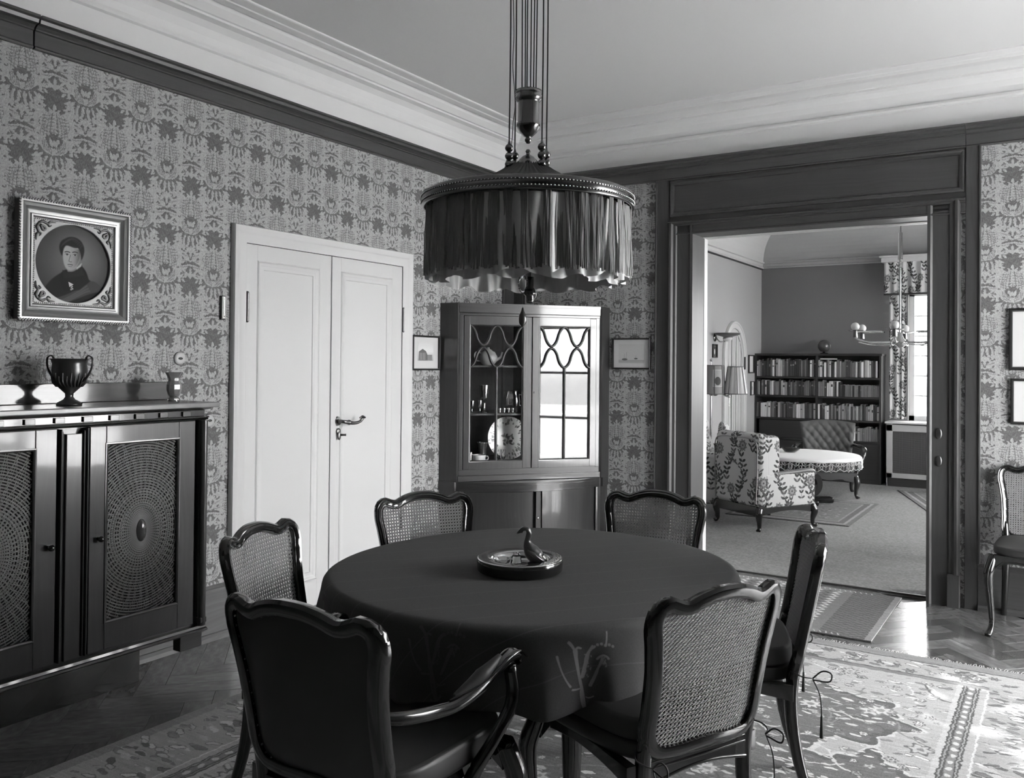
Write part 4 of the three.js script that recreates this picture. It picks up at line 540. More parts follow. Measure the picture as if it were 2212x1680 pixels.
// ---------------------------------------------------------------- sideboard along the left wall
{ const t = thing('sideboard', 'polished dark sideboard with woven cane doors against the left wall', 'sideboard'), X = 0.36, R = 3.295, Lz = 5.3, wd = W.mahog;
  const b = (a, c, y0, y1, x0, x1, r = 0.003) => B(x0, x1, y0, y1, a, c, r);
  part('carcass', uvm(M(b(R + 0.01, Lz, 0.2, 1.2, 0.01, X - 0.03), b(R + 0.01, Lz, 1.2, 1.245, 0.01, X - 0.025)), 'y'), wd, t);
  part('top', uvm(b(R - 0.05, Lz + 0.04, 1.252, 1.276, 0.004, X + 0.045, 0.006), 'z'), mat(0.42, 0.2, { map: oak }), t);
  part('top_moulding', uvm(along([[0.01, 1.24], [X - 0.01, 1.24], [X + 0.012, 1.244], [X + 0.026, 1.252], [0.01, 1.252]], R - 0.02, Lz), 'z'), wd, t);
  part('splashback', uvm(b(R - 0.07, Lz, 1.276, 1.366, 0.006, 0.028, 0.004), 'z'), wood(0.05, 0.1, { clearcoat: 1, clearcoatRoughness: 0.03 }), t);
  part('frieze', uvm(b(R, Lz, 1.208, 1.24, X - 0.04, X - 0.004), 'z'), W.black, t);
  for (let i = 0; i < 14; i++) { const z = 3.402 + i * 0.1213; if (z < Lz - 0.05) part('dentil', uvm(b(z - 0.021, z + 0.021, 1.2125, 1.2355, X - 0.02, X + 0.006, 0.002), 'z'), wd, t); }
  part('frieze_moulding', uvm(along([[X - 0.04, 1.192], [X + 0.002, 1.192], [X + 0.008, 1.196], [X + 0.004, 1.2], [X + 0.014, 1.204], [X + 0.012, 1.209], [X - 0.04, 1.209]], R - 0.012, Lz, 'z'), 'z'), W.black, t);
  part('base_moulding', uvm(along([[0.02, 0.192], [X + 0.012, 0.192], [X + 0.018, 0.198], [X + 0.012, 0.205], [X + 0.002, 0.207], [X, 0.218], [0.02, 0.218]], R - 0.014, Lz), 'z'), wd, t);
  part('plinth', uvm(b(R + 0.25, Lz, 0, 0.2, 0.02, 0.24), 'z'), W.black, t);
  part('bracket_foot', uvm(b(R, R + 0.12, 0.118, 0.194, X - 0.06, X - 0.005, 0.004), 'z'), wd, t);
  part('end_column', M(cyl(0.018, 0.018, 0.97, X + 0.006, 0.22, R + 0.012, 20), b(R - 0.004, R + 0.028, 0.218, 1.192, X - 0.03, X - 0.004), b(R - 0.006, R + 0.03, 0.235, 0.26, X - 0.02, X + 0.022, 0.004)), wd, t);
  const caneD = mat(0.3, 0.45), y0 = 0.235, y1 = 1.19;
  const door = (z0, z1, knobZ, boss) => { // z0 < z1, seen from the room z0 is on the right
    const g = new THREE.Group(); g.name = 'door'; t.add(g); const f = 0.088, c0 = z0 + f, c1 = z1 - 0.074, cy0 = y0 + 0.115, cy1 = y1 - 0.075;
    part('door_frame', uvm(M(b(z0, c0, y0, y1, X - 0.03, X), b(c1, z1, y0, y1, X - 0.03, X), b(c0, c1, y0, cy0, X - 0.03, X), b(c0, c1, cy1, y1, X - 0.03, X)), 'y'), wd, g);
    part('cane_backing', B(X - 0.03, X - 0.02, cy0, cy1, c0, c1), mat(0.02, 0.8), g);
    const toW = (q) => q.rotateY(Math.PI / 2), cu = -(c0 + c1) / 2 - 0.002, cyy = boss;
    part('panel_bead', toW(frame2d(rectPath(-c1, -c0, cy0, cy1), [[0.004, 0], [0.004, 0.004], [-0.002, 0.006], [-0.008, 0.002], [-0.008, -0.008], [0.004, -0.008]], () => X)), wd, g);
    const poly = rectPath(-c1 + 0.004, -c0 - 0.004, cy0 + 0.004, cy1 - 0.004), l = [], a0 = 0.024, b0 = 0.048; let k = 1;
    const inR = (x, y) => x > poly[0][0] && x < poly[2][0] && y > poly[0][1] && y < poly[2][1];
    for (let i = 0; i < 50; i++) { for (const e of [0, 0.003]) { const s = k * 1.04 + e / a0, run = []; const N = 120; for (let q = 0; q <= N; q++) { const an = q / N * Math.PI * 2, p = [cu + Math.cos(an) * a0 * s, cyy + Math.sin(an) * (b0 + a0 * (s - 1) * 1.06)]; if (inR(...p)) run.push(p); else { if (run.length > 1) l.push({ pts: run.splice(0), w: 0.0014, z: 0.001 }); run.length = 0; } } if (run.length > 1) l.push({ pts: run, w: 0.0014, z: 0.001 }); } k += Math.min(0.46, 0.15 + i * 0.028); if (k > 23) break; }
    const ray = (an, s0, tw, wdt, z) => { const run = []; for (let s = s0; s < 24; s += Math.max(0.3, s * 0.08)) { const a = an + tw * Math.log(s), p = [cu + Math.cos(a) * a0 * s, cyy + Math.sin(a) * (b0 + a0 * (s - 1) * 1.06)]; if (!inR(...p)) { if (run.length > 1) l.push({ pts: run.splice(0), w: wdt, z }); run.length = 0; continue; } run.push(p); } if (run.length > 1) l.push({ pts: run, w: wdt, z }); };
    for (let i = 0; i < 52; i++) { ray(i / 52 * Math.PI * 2, 1.04, 0, 0.0013, -0.001); ray((i + 0.22) / 52 * Math.PI * 2, 1.04, 0, 0.0013, -0.001); ray((i + 0.6) / 52 * Math.PI * 2, 3.2, 0.34, 0.0012, 0.0022); ray((i + 0.6) / 52 * Math.PI * 2, 3.2, -0.34, 0.0012, 0.003); }
    stuff(part('woven_cane', toW(strands(l, () => X - 0.014)), caneD, g));
    part('oval_boss', toW(T(new THREE.SphereGeometry(1, 32, 20).scale(0.024, 0.05, 0.02), cu, cyy, X - 0.012)), mat(0.05, 0.14, { clearcoat: 1, clearcoatRoughness: 0.05 }), g);
    const kn = part('knob', T(new THREE.SphereGeometry(0.0135, 18, 12), X + 0.024, 0.715, knobZ), W.black, g); part('knob_stem', T(cyl(0.008, 0.006, 0.022, 0, 0, 0, 14).rotateZ(-Math.PI / 2), X, 0.715, knobZ), W.black, kn);
  };
  door(3.35, 3.874, 3.833, 0.716); door(4.016, 4.54, 4.047, 0.716); door(4.682, 5.2, 5.16, 0.716);
  for (const [a, c] of [[3.884, 4.006], [4.55, 4.672]]) { const m = (a + c) / 2; part('pilaster', uvm(M(b(m - 0.034, m + 0.034, y0, 1.166, X - 0.03, X + 0.004), ...[0.04, 0.05, 0.06].flatMap((o) => [b(m - o, m - o + 0.006, y0, 1.188 - (0.06 - o), X - 0.03, X + 0.002 + (o - 0.05)), b(m + o - 0.006, m + o, y0, 1.188 - (0.06 - o), X - 0.03, X + 0.002 + (o - 0.05))])), 'y'), wd, t); }
}
{ const t = thing('two_handled_urn', 'dark two-handled metal urn standing on the sideboard', 'urn', [0.19, 1.2765, 3.868], 0.35), m = mat(0.09, 0.28, { metalness: 0.75 });
  part('bowl', lathe([[0, 0], [0.05, 0], [0.052, 0.006], [0.044, 0.013], [0.024, 0.024], [0.016, 0.036], [0.017, 0.05], [0.03, 0.063], [0.052, 0.085], [0.066, 0.115], [0.071, 0.15], [0.068, 0.178], [0.074, 0.196], [0.08, 0.2], [0.075, 0.201], [0.064, 0.18], [0.066, 0.15], [0.06, 0.115], [0, 0.07]], 48), m, t);
  for (const s of [1, -1]) part('handle', limb([[s * 0.045, 0.088, 0], [s * 0.085, 0.12, 0], [s * 0.112, 0.17, 0], [s * 0.11, 0.205, 0], [s * 0.09, 0.212, 0], [s * 0.077, 0.196, 0]], [0.008, 0.005, 0.0045, 0.005, 0.0055, 0.005], 30, 10), m, t);
  const l = []; for (let i = 0; i < 26; i++) { const a = i / 26 * Math.PI * 2; l.push(limb([[Math.cos(a) * 0.05, 0.08, Math.sin(a) * 0.05], [Math.cos(a + 0.09) * 0.064, 0.1, Math.sin(a + 0.09) * 0.064], [Math.cos(a + 0.05) * 0.07, 0.124 + (i % 2) * 0.014, Math.sin(a + 0.05) * 0.07]], [0.003, 0.0045, 0.002], 8, 6)); } part('leaf_relief', M(l), m, t);
}
{ const t = thing('cut_glass_vase', 'small flared cut-glass vase at the right end of the sideboard', 'vase', [0.19, 1.2765, 3.345], 0.2), m = mat(0.5, 0.05, { transmission: 0.75, thickness: 0.02, ior: 1.5 });
  const g = lathe([[0, 0], [0.026, 0], [0.029, 0.004], [0.028, 0.012], [0.02, 0.02], [0.029, 0.034], [0.036, 0.058], [0.035, 0.08], [0.027, 0.098], [0.028, 0.112], [0.041, 0.138], [0.04, 0.139], [0.024, 0.114], [0.022, 0.1], [0.03, 0.08], [0.03, 0.058], [0.022, 0.034], [0, 0.026]], 8); part('body', toCreasedNormals(g, 0.3), m, t); part('foot_facets', T(new THREE.CylinderGeometry(0.029, 0.03, 0.008, 8), 0, 0.004, 0), m, t); }

// ---------------------------------------------------------------- corner cabinet: local u along the front, v outwards
{ const t = thing('corner_cabinet', 'tall dark corner cabinet with two glazed tracery doors over a bowed base', 'cabinet', [0.158, 0, 0.962], 50.06 * Math.PI / 180), wd = W.mahog, Wd = 1.09;
  const foot = [[0, 0], [Wd, 0], [1.187, -0.081], [0.636, -0.735], [-0.101, -0.121]];
  const up = (pts, h0, h1) => { const g = ext(pts.map(([u, v]) => [u, -v]), h1 - h0); g.rotateX(-Math.PI / 2); g.scale(1, 1, 1); g.translate(0, h0, 0); return g; };
  const bow = (k, n = 24, x0 = 0, x1 = Wd) => { const o = []; for (let i = 0; i <= n; i++) { const a = i / n; o.push([x0 + (x1 - x0) * a, k * Math.sin(a * Math.PI) ** 0.9]); } return o; };
  // lower part with bowed doors
  const lo = [[-0.13, -0.13], [-0.02, 0.0], ...bow(0.13, 24, 0.0, Wd), [Wd + 0.02, 0.0], [1.215, -0.09], [0.636, -0.735]];
  part('base_carcass', uvm(up([[-0.13, -0.13], [-0.02, -0.012], ...bow(0.105, 24, 0.03, Wd - 0.03), [Wd + 0.02, -0.012], [1.215, -0.09], [0.636, -0.735]], 0.0, 0.555), 'y'), wd, t);
  const bowDoor = (a, b) => { const pts = bow(0.125, 40, 0.03, Wd - 0.03).filter(([u]) => u >= a && u <= b); return up([...pts, ...pts.slice().reverse().map(([u, v]) => [u, v - 0.022])], 0.09, 0.55); };
  for (const [a, b] of [[0.05, 0.535], [0.59, 1.045]]) part('lower_door', uvm(bowDoor(a, b), 'y'), wd, t);
  part('meeting_stile', uvm(up([[0.535, 0.105], [0.545, 0.138], [0.58, 0.138], [0.59, 0.105]], 0.09, 0.55), 'y'), wd, t);
  part('corner_post', uvm(M(B(0.012, 0.034, 0.04, 0.555, -0.02, 0.02, 0.006), B(Wd - 0.034, Wd - 0.012, 0.04, 0.555, -0.02, 0.02, 0.006)), 'y'), wd, t);
  part('keyhole', T(new THREE.SphereGeometry(0.007, 10, 8).scale(1, 1.5, 0.4), 0.56, 0.36, 0.139), K.brass, t);
  part('plinth', uvm(up([[-0.12, -0.13], ...bow(0.135, 24, 0.0, Wd), [1.2, -0.09], [0.636, -0.735]], 0.0, 0.08), 'x'), wd, t);
  for (const [o, y0, y1] of [[0.13, 0.555, 0.575], [0.16, 0.575, 0.603], [0.145, 0.603, 0.62]]) part('waist_moulding', uvm(up([[-0.15, -0.14], [-0.03, 0.01], ...bow(o, 32, -0.015, Wd + 0.015), [Wd + 0.03, 0.01], [1.235, -0.1], [0.636, -0.735]], y0, y1), 'x'), wd, t);
  // upper part: hollow shell with shelves
  const Y0 = 0.62, Y1 = 1.905;
  const wall = (p, q, w = 0.016) => { const d = [q[0] - p[0], q[1] - p[1]], l = Math.hypot(...d), n = [d[1] / l * w, -d[0] / l * w]; return [[p[0], p[1]], [q[0], q[1]], [q[0] - n[0], q[1] - n[1]], [p[0] - n[0], p[1] - n[1]]]; };
  part('side_panel', uvm(up(wall([0, 0], [-0.101, -0.121], -0.02), Y0, Y1), 'y'), wd, t); part('side_panel', uvm(up(wall([1.187, -0.081], [Wd, 0], -0.02), Y0, Y1), 'y'), wd, t);
  part('back_panel', uvm(M(up(wall([-0.101, -0.121], [0.636, -0.735], -0.012), Y0, Y1), up(wall([0.636, -0.735], [1.187, -0.081], -0.012), Y0, Y1)), 'y'), W.panel, t);
  part('top_board', uvm(M(up(foot.map(([u, v]) => [u, v]), 1.83, 1.862), up([[-0.012, 0.006], [Wd + 0.012, 0.006], [1.2, -0.085], [0.636, -0.735], [-0.115, -0.13]], 1.885, 1.905)), 'x'), wd, t);
  part('floor_board', uvm(up(foot.map(([u, v]) => [u * 0.998, v - 0.001]), 0.62, 0.75), 'x'), wd, t);
  const inner = [[0.02, -0.03], [Wd - 0.02, -0.03], [1.14, -0.1], [0.636, -0.69], [-0.06, -0.13]];
  for (const y of [1.092, 1.442]) part('shelf', uvm(up(inner, y, y + 0.014), 'x'), wd, t);
  // face frame: header, sill, stiles
  part('header', uvm(M(B(-0.004, Wd + 0.004, 1.835, 1.887, -0.02, 0.006, 0.003), B(-0.004, Wd + 0.004, 1.815, 1.837, -0.02, 0.0, 0.002)), 'x'), wd, t);
  part('sill', uvm(M(B(0, Wd, 0.66, 0.706, -0.02, 0.0, 0.002), B(-0.008, Wd + 0.008, 0.62, 0.664, -0.02, 0.012, 0.005)), 'x'), wd, t);
  for (const [a, b] of [[0, 0.03], [Wd - 0.03, Wd]]) part('corner_stile', uvm(B(a, b, 0.7, 1.82, -0.02, 0.002, 0.003), 'y'), wd, t);
  const glaze = (a, b, gx0, gx1, over) => {
    const g = new THREE.Group(); g.name = 'glazed_door'; t.add(g); const gy0 = 0.762, gy1 = 1.752, z0 = -0.012, z1 = over ? 0.014 : 0.006;
    part('door_frame', uvm(M(B(a, gx0, 0.708, 1.813, z0, z1, 0.003), B(gx1, b, 0.708, 1.813, z0, z1, 0.003), B(gx0, gx1, 0.708, gy0, z0, z1), B(gx0, gx1, gy1, 1.813, z0, z1)), 'y'), wd, g);
    part('glass_bead', frame2d(rectPath(gx0, gx1, gy0, gy1), [[0.002, 0], [0.002, 0.004], [-0.004, 0.003], [-0.01, -0.004], [-0.01, -0.012], [0.002, -0.012]], () => z1), wd, g);
    part('pane', B(gx0, gx1, gy0, gy1, z1 - 0.016, z1 - 0.013), K.glass, g);
    const w = gx1 - gx0, cx = (gx0 + gx1) / 2, zb = z1 - 0.009, wave = (s, y, amp, ph) => { const o = []; for (let i = 0; i <= 64; i++) { const k = i / 64, c = Math.cos(k * Math.PI * 4 + ph), v = Math.sign(c) * Math.abs(c) ** 0.72; o.push([gx0 + w * k, y + v * amp, zb]); } return o; };
    const bar = (pts, n = 120) => M(tube(pts, 0.0105, n, 8), tube(pts.map(([x, y, z]) => [x, y, z + 0.0075]), 0.005, n, 6));
    part('tracery_bar', bar(wave(1, 1.672, 0.07, 0)), wd, g); part('tracery_bar', bar(wave(1, 1.515, 0.07, Math.PI)), wd, g);
    part('tracery_bar', bar([[cx, 1.448, zb], [cx, 1.1, zb], [cx, gy0, zb]], 8), wd, g);
    return g;
  };
  glaze(0.033, 0.512, 0.077, 0.482, false);
  const rd = glaze(0.55, 1.058, 0.602, 1.007, true);
  part('centre_stile', uvm(B(0.508, 0.55, 0.708, 1.813, -0.014, 0.004, 0.003), 'y'), wd, rd);
  part('keyhole', T(new THREE.SphereGeometry(0.006, 10, 8).scale(0.8, 1.4, 0.4), 0.566, 1.26, 0.014), K.black, rd);
  // contents, placed through the cabinet's frame
  t.updateMatrixWorld(); const at = (u, y, v) => { const p = V(u, y, v).applyMatrix4(t.matrixWorld); return [p.x, p.y, p.z]; };
  const th = (n, l, c, u, y, v, turn = 0, g) => thing(n, l, c, at(u, y + 0.0005, v), turn + t.rotation.y, g);
  const goblet = (l, u, y, v, s) => { const k = th('silver_goblet', l, 'goblet', u, y, v); part('cup', lathe([[0, 0], [0.026, 0], [0.027, 0.003], [0.01, 0.012], [0.006, 0.03], [0.008, 0.05], [0.006, 0.058], [0.016, 0.066], [0.024, 0.085], [0.026, 0.12], [0.029, 0.15], [0.027, 0.15], [0.023, 0.12], [0, 0.07]].map(([a, b]) => [a * s, b * s]), 28), K.silver, k); };
  goblet('tall silver goblet on the middle shelf of the corner cabinet', 0.235, 1.106, -0.16, 1.35); goblet('short silver goblet left of the tall one in the corner cabinet', 0.185, 1.106, -0.1, 0.62); goblet('little silver beaker at the left end of the cabinet shelf', 0.125, 1.106, -0.1, 0.6);
  { const k = th('silver_jug', 'round silver jug on the right of the middle cabinet shelf', 'jug', 0.46, 1.106, -0.2); part('body', lathe([[0, 0], [0.05, 0], [0.052, 0.006], [0.062, 0.04], [0.066, 0.08], [0.06, 0.12], [0.05, 0.145], [0.056, 0.16], [0.052, 0.16], [0.045, 0.145], [0, 0.02]], 36), K.silver, k); part('handle', tube([[0.06, 0.13, 0], [0.1, 0.12, 0], [0.1, 0.06, 0], [0.062, 0.045, 0]], 0.006, 20, 8), K.silver, k); }
  for (let i = 0; i < 5; i++) { const k = th('liqueur_cup', ['first', 'second', 'third', 'fourth', 'fifth'][i] + ' of five tiny silver cups in a row on the middle cabinet shelf, from left', 'cup', 0.325 + i * 0.033, 1.106, -0.06, 0, 'row of tiny silver cups'); part('cup', lathe([[0, 0], [0.011, 0], [0.009, 0.006], [0.012, 0.02], [0.0135, 0.036], [0.0122, 0.036], [0.01, 0.02], [0, 0.01]], 18), K.silver, k); }
  { const k = th('porcelain_plate', 'large patterned porcelain plate standing upright at the bottom of the corner cabinet', 'plate', 0.43, 0.75, -0.2), pm = canvas(256, 256, (x) => { x.fillStyle = G(226); x.fillRect(0, 0, 256, 256); for (let i = 0; i < 90; i++) { const a = rnd(0, 6.28), r = 84 + rnd(-10, 36); x.fillStyle = GA(pick([90, 130, 60]), 0.7); x.beginPath(); x.ellipse(128 + Math.cos(a) * r, 128 + Math.sin(a) * r, rnd(4, 11), rnd(2, 6), a, 0, 7); x.fill(); } for (let i = 0; i < 24; i++) { x.fillStyle = GA(pick([40, 90, 120]), 0.75); x.beginPath(); x.ellipse(128 + rnd(-34, 34), 138 + rnd(-30, 34), rnd(5, 14), rnd(3, 8), rnd(0, 3), 0, 7); x.fill(); } }, { clamp: true });
    const g = lathe([[0, 0.004], [0.09, 0.005], [0.105, 0.014], [0.158, 0.02], [0.16, 0.0235], [0.104, 0.018], [0.088, 0.009], [0, 0.008]], 56), P = g.attributes.position, U = g.attributes.uv; for (let i = 0; i < P.count; i++) U.setXY(i, 0.5 + P.getX(i) / 0.33, 0.5 - P.getZ(i) / 0.33); g.rotateX(Math.PI / 2 - 0.14); g.translate(0, 0.16, 0); part('plate', g, mat(1, 0.15, { map: pm }), k); part('plate_stand', M(tube([[-0.06, 0, 0.05], [-0.06, 0.012, 0], [-0.06, 0.1, -0.05]], 0.003, 10, 5), tube([[0.06, 0, 0.05], [0.06, 0.012, 0], [0.06, 0.1, -0.05]], 0.003, 10, 5)), K.dark, k); }
  { const k = th('dark_beaker', 'dark ornamental beaker at the bottom of the corner cabinet', 'beaker', 0.215, 0.75, -0.14); part('body', lathe([[0, 0], [0.036, 0], [0.038, 0.01], [0.03, 0.02], [0.03, 0.07], [0.036, 0.12], [0.042, 0.135], [0.038, 0.135], [0.028, 0.08], [0, 0.02]], 28), mat(0.12, 0.25, { metalness: 0.6 }), k); part('rim', new THREE.TorusGeometry(0.04, 0.003, 8, 28).rotateX(Math.PI / 2).translate(0, 0.135, 0), K.silver, k); }
  const cup = (l, u, v, r, h) => { const k = th('porcelain_cup', l, 'cup', u, 0.75, v); part('bowl', lathe([[0, 0], [r * 0.6, 0], [r * 0.9, h * 0.3], [r, h], [r * 0.95, h], [r * 0.82, h * 0.35], [0, h * 0.1]], 28), K.porcelain, k); part('handle', tube([[r * 0.93, h * 0.8, 0], [r * 1.35, h * 0.75, 0], [r * 1.3, h * 0.35, 0], [r * 0.85, h * 0.3, 0]], 0.0035, 14, 6), K.porcelain, k); };
  cup('wide white porcelain cup at the bottom left of the corner cabinet', 0.17, -0.055, 0.05, 0.055); cup('narrow white porcelain cup at the far left cabinet bottom', 0.095, -0.06, 0.022, 0.075);
  for (let i = 0; i < 2; i++) { const k = th('liqueur_glass', ['left', 'right'][i] + ' slim liqueur glass before the porcelain plate in the corner cabinet', 'glass', 0.322 + i * 0.036, 0.75, -0.07); part('glass', lathe([[0, 0], [0.014, 0], [0.013, 0.004], [0.015, 0.04], [0.017, 0.09], [0.0155, 0.09], [0.013, 0.04], [0, 0.008]], 20), K.solid, k); }
  { const k = th('porcelain_teapot', 'pale porcelain teapot on the top shelf behind the tracery', 'teapot', 0.28, 1.456, -0.22); part('body', lathe([[0, 0], [0.04, 0], [0.065, 0.03], [0.07, 0.065], [0.05, 0.1], [0.03, 0.108], [0.03, 0.114], [0.012, 0.122], [0.01, 0.134], [0, 0.136]], 32), K.porcelain, k); part('spout', limb([[0.06, 0.04, 0], [0.095, 0.06, 0], [0.11, 0.1, 0]], [0.014, 0.009, 0.007], 12, 8), K.porcelain, k); part('handle', tube([[-0.05, 0.09, 0], [-0.1, 0.095, 0], [-0.1, 0.04, 0], [-0.06, 0.03, 0]], 0.006, 16, 6), K.porcelain, k); }
}

// ---------------------------------------------------------------- carpets of the dining room
const fuzzy = (x, w, h, amp, cell) => { const d = x.getImageData(0, 0, w, h), s = new Uint8ClampedArray(d.data); for (let j = 0; j < h; j++) for (let i = 0; i < w; i++) { const a = noise.noise(i / cell, j / cell, 3) * amp, b = noise.noise(i / cell + 40, j / cell, 9) * amp, k = (Math.min(h - 1, Math.max(0, j + Math.round(b))) * w + Math.min(w - 1, Math.max(0, i + Math.round(a)))) * 4; const v = s[k] + (rnd() - 0.5) * 34 + noise.noise(i / 60, j / 5, 1) * 16; d.data[(j * w + i) * 4] = d.data[(j * w + i) * 4 + 1] = d.data[(j * w + i) * 4 + 2] = v; } x.putImageData(d, 0, 0); };
function rugThing(name, label, x0, x1, z0, z1, th, map, o = {}) {
  const t = thing(name, label, 'rug', [(x0 + x1) / 2, 0, (z0 + z1) / 2], o.turn || 0), w = x1 - x0, d = z1 - z0;
  const g = plain(new RoundedBoxGeometry(w, th, d, 2, th * 0.45)), P = g.attributes.position, U = g.attributes.uv;
  for (let i = 0; i < P.count; i++) U.setXY(i, P.getX(i) / w + 0.5, 0.5 - P.getZ(i) / d);
  g.translate(0, th / 2 + 0.001, 0); part('pile', g, mat(1, 0.95, { map }), t);
  if (o.fringe) { const pos = [], idx = []; for (const [ax, sgn] of o.fringe) { const len = ax === 'x' ? d : w, n = Math.round(len / 0.009); for (let i = 0; i < n; i++) { const s = -len / 2 + (i + 0.5) / n * len + rnd(-0.003, 0.003), L = rnd(0.02, 0.045), e = (ax === 'x' ? w : d) / 2, q = rnd(-0.014, 0.014), b = pos.length / 3; for (const [k, y] of [[-0.004, th * 0.6], [L * 0.5, 0.005], [L, 0.003]]) for (const o2 of [-0.0018, 0.0018]) { const a = (e + k) * sgn, c = s + o2 + q * Math.max(0, k) / L; ax === 'x' ? pos.push(a, y, c) : pos.push(c, y, a); } for (const k of [0, 2]) idx.push(b + k, b + k + 1, b + k + 2, b + k + 1, b + k + 3, b + k + 2); } }
    const f = new THREE.BufferGeometry(); f.setAttribute('position', new THREE.Float32BufferAttribute(pos, 3)); f.setIndex(idx); f.computeVertexNormals(); stuff(part('fringe', f, mat(0.6, 0.9, { side: THREE.DoubleSide }), t)); }
  return t;
}
{ const X0 = 0.74, X1 = 3.9, Z0 = 1.16, Z1 = 5.5, S = 440;
  const map = canvas(Math.round((X1 - X0) * S), Math.round((Z1 - Z0) * S), (x, w, h) => {
    const px = (X) => (X - X0) * S, pz = (Z) => (Z - Z0) * S;
    x.fillStyle = G(140); x.fillRect(0, 0, w, h);
    const blossom = (cx, cy, r, n, a, b) => { x.fillStyle = G(b); x.beginPath(); for (let i = 0; i <= n * 6; i++) { const t = i / (n * 6) * 6.283, q = r * (1 + 0.28 * Math.cos(t * n)); x.lineTo(cx + Math.cos(t) * q, cy + Math.sin(t) * q); } x.fill(); x.fillStyle = G(a); x.beginPath(); for (let i = 0; i <= n * 6; i++) { const t = i / (n * 6) * 6.283, q = r * 0.74 * (1 + 0.28 * Math.cos(t * n)); x.lineTo(cx + Math.cos(t) * q, cy + Math.sin(t) * q); } x.fill(); x.fillStyle = G((a + b) / 2 - 20); x.beginPath(); x.arc(cx, cy, r * 0.3, 0, 7); x.fill(); };
    const vine = (x0, y0, l, a) => { x.beginPath(); x.moveTo(x0, y0); for (let k = 0; k < 4; k++) { const b = a + rnd(-0.9, 0.9); x.quadraticCurveTo(x0 + Math.cos(a) * l * 0.5, y0 + Math.sin(a) * l * 0.5, x0 += Math.cos(b) * l, y0 += Math.sin(b) * l); a = b; } x.stroke(); };
    const leafy = (cx, cy, r, a, v, o) => { x.save(); x.translate(cx, cy); x.rotate(a); x.fillStyle = G(o); x.beginPath(); x.ellipse(0, 0, r * 1.12, r * 0.48, 0, 0, 7); x.fill(); x.fillStyle = G(v); x.beginPath(); x.ellipse(0, 0, r, r * 0.36, 0, 0, 7); x.fill(); x.restore(); };
    const fieldX0 = px(X0 + 0.5), fieldX1 = px(3.40), fieldY0 = pz(1.5), fieldY1 = pz(Z1 - 0.42);
    // field: pale ground, big dark cartouches full of small flowers
    x.fillStyle = G(196); x.fillRect(fieldX0, fieldY0, fieldX1 - fieldX0, fieldY1 - fieldY0);
    x.save(); x.beginPath(); x.rect(fieldX0, fieldY0, fieldX1 - fieldX0, fieldY1 - fieldY0); x.clip();
    for (const [cx, cy, rx, ry] of [[2.2, 3.3, 0.95, 1.15], [2.85, 2.15, 0.42, 0.3], [1.5, 2.0, 0.4, 0.3], [3.2, 3.0, 0.28, 0.5], [1.2, 3.2, 0.26, 0.5], [1.5, 4.6, 0.4, 0.34], [2.9, 4.6, 0.4, 0.34]]) {
      const blob = (k) => { x.beginPath(); for (let i = 0; i <= 160; i++) { const t = i / 160 * 6.283, q = k * (1 + 0.09 * Math.cos(t * 8) + 0.05 * Math.cos(t * 16)); x.lineTo(px(cx) + Math.cos(t) * rx * q * S, pz(cy) + Math.sin(t) * ry * q * S); } x.fill(); };
      x.fillStyle = G(225); blob(1.06); x.fillStyle = G(108); blob(1.02); x.fillStyle = G(124); blob(0.94);
    }
    x.lineWidth = 4; for (let i = 0; i < 200; i++) { x.strokeStyle = G(pick([110, 230, 150])); vine(rnd(fieldX0, fieldX1), rnd(fieldY0, fieldY1), rnd(14, 40), rnd(0, 6.3)); }
    for (let i = 0; i < 2600; i++) { const cx = rnd(fieldX0, fieldX1), cy = rnd(fieldY0, fieldY1); rnd() < 0.75 ? leafy(cx, cy, rnd(4, 13), rnd(-0.5, 0.5), pick([228, 214, 150, 240]), pick([92, 120, 150])) : blossom(cx, cy, rnd(4, 10), pick([5, 6, 8]), pick([235, 210, 180]), pick([90, 130])); }
    for (let i = 0; i < 60; i++) blossom(rnd(fieldX0, fieldX1), rnd(fieldY0, fieldY1), rnd(14, 24), pick([6, 8]), pick([226, 205]), pick([120, 150]));
    x.restore();
    // border, all round
    const band = (d0, d1, v) => { x.fillStyle = G(v); const a = d0 * S, b = d1 * S; x.fillRect(a, a, w - 2 * a, b - a); x.fillRect(a, h - b, w - 2 * a, b - a); x.fillRect(a, a, b - a, h - 2 * a); x.fillRect(w - b, a, b - a, h - 2 * a); };
    band(0, 0.085, 150); band(0.085, 0.095, 84); band(0.095, 0.29, 186); band(0.29, 0.3, 100);
    for (let i = 0; i < 620; i++) { const side = rnd() < 0.5, u = rnd(0.11, 0.28) * S, v = rnd(0.1, 1) * (side ? w : h), e = rnd() < 0.5; const cx = side ? v : e ? u : w - u, cy = side ? (e ? u : h - u) : v; rnd() < 0.7 ? leafy(cx, cy, rnd(6, 16), rnd(-0.7, 0.7), pick([110, 130, 225, 150]), pick([200, 100, 130])) : blossom(cx, cy, rnd(6, 13), 6, pick([230, 140]), pick([110, 96])); }
    // side panel beyond the guard stripes on the right, and its mirror on the left
    for (const m of [1, -1]) { const X = (v) => m > 0 ? px(v) : w - px(v), rect = (a, b, y0, y1, v) => { x.fillStyle = G(v); const p = X(a), q = X(b); x.fillRect(Math.min(p, q), pz(y0), Math.abs(q - p), (y1 - y0) * S); };
      rect(3.53, 3.84, 1.45, Z1 - 0.3, 178); for (let i = 0; i < 420; i++) leafy(X(rnd(3.54, 3.83)), pz(rnd(1.46, Z1 - 0.3)), rnd(6, 15), rnd(-0.6, 0.6), pick([112, 128, 226, 200, 150]), pick([200, 120, 100]));
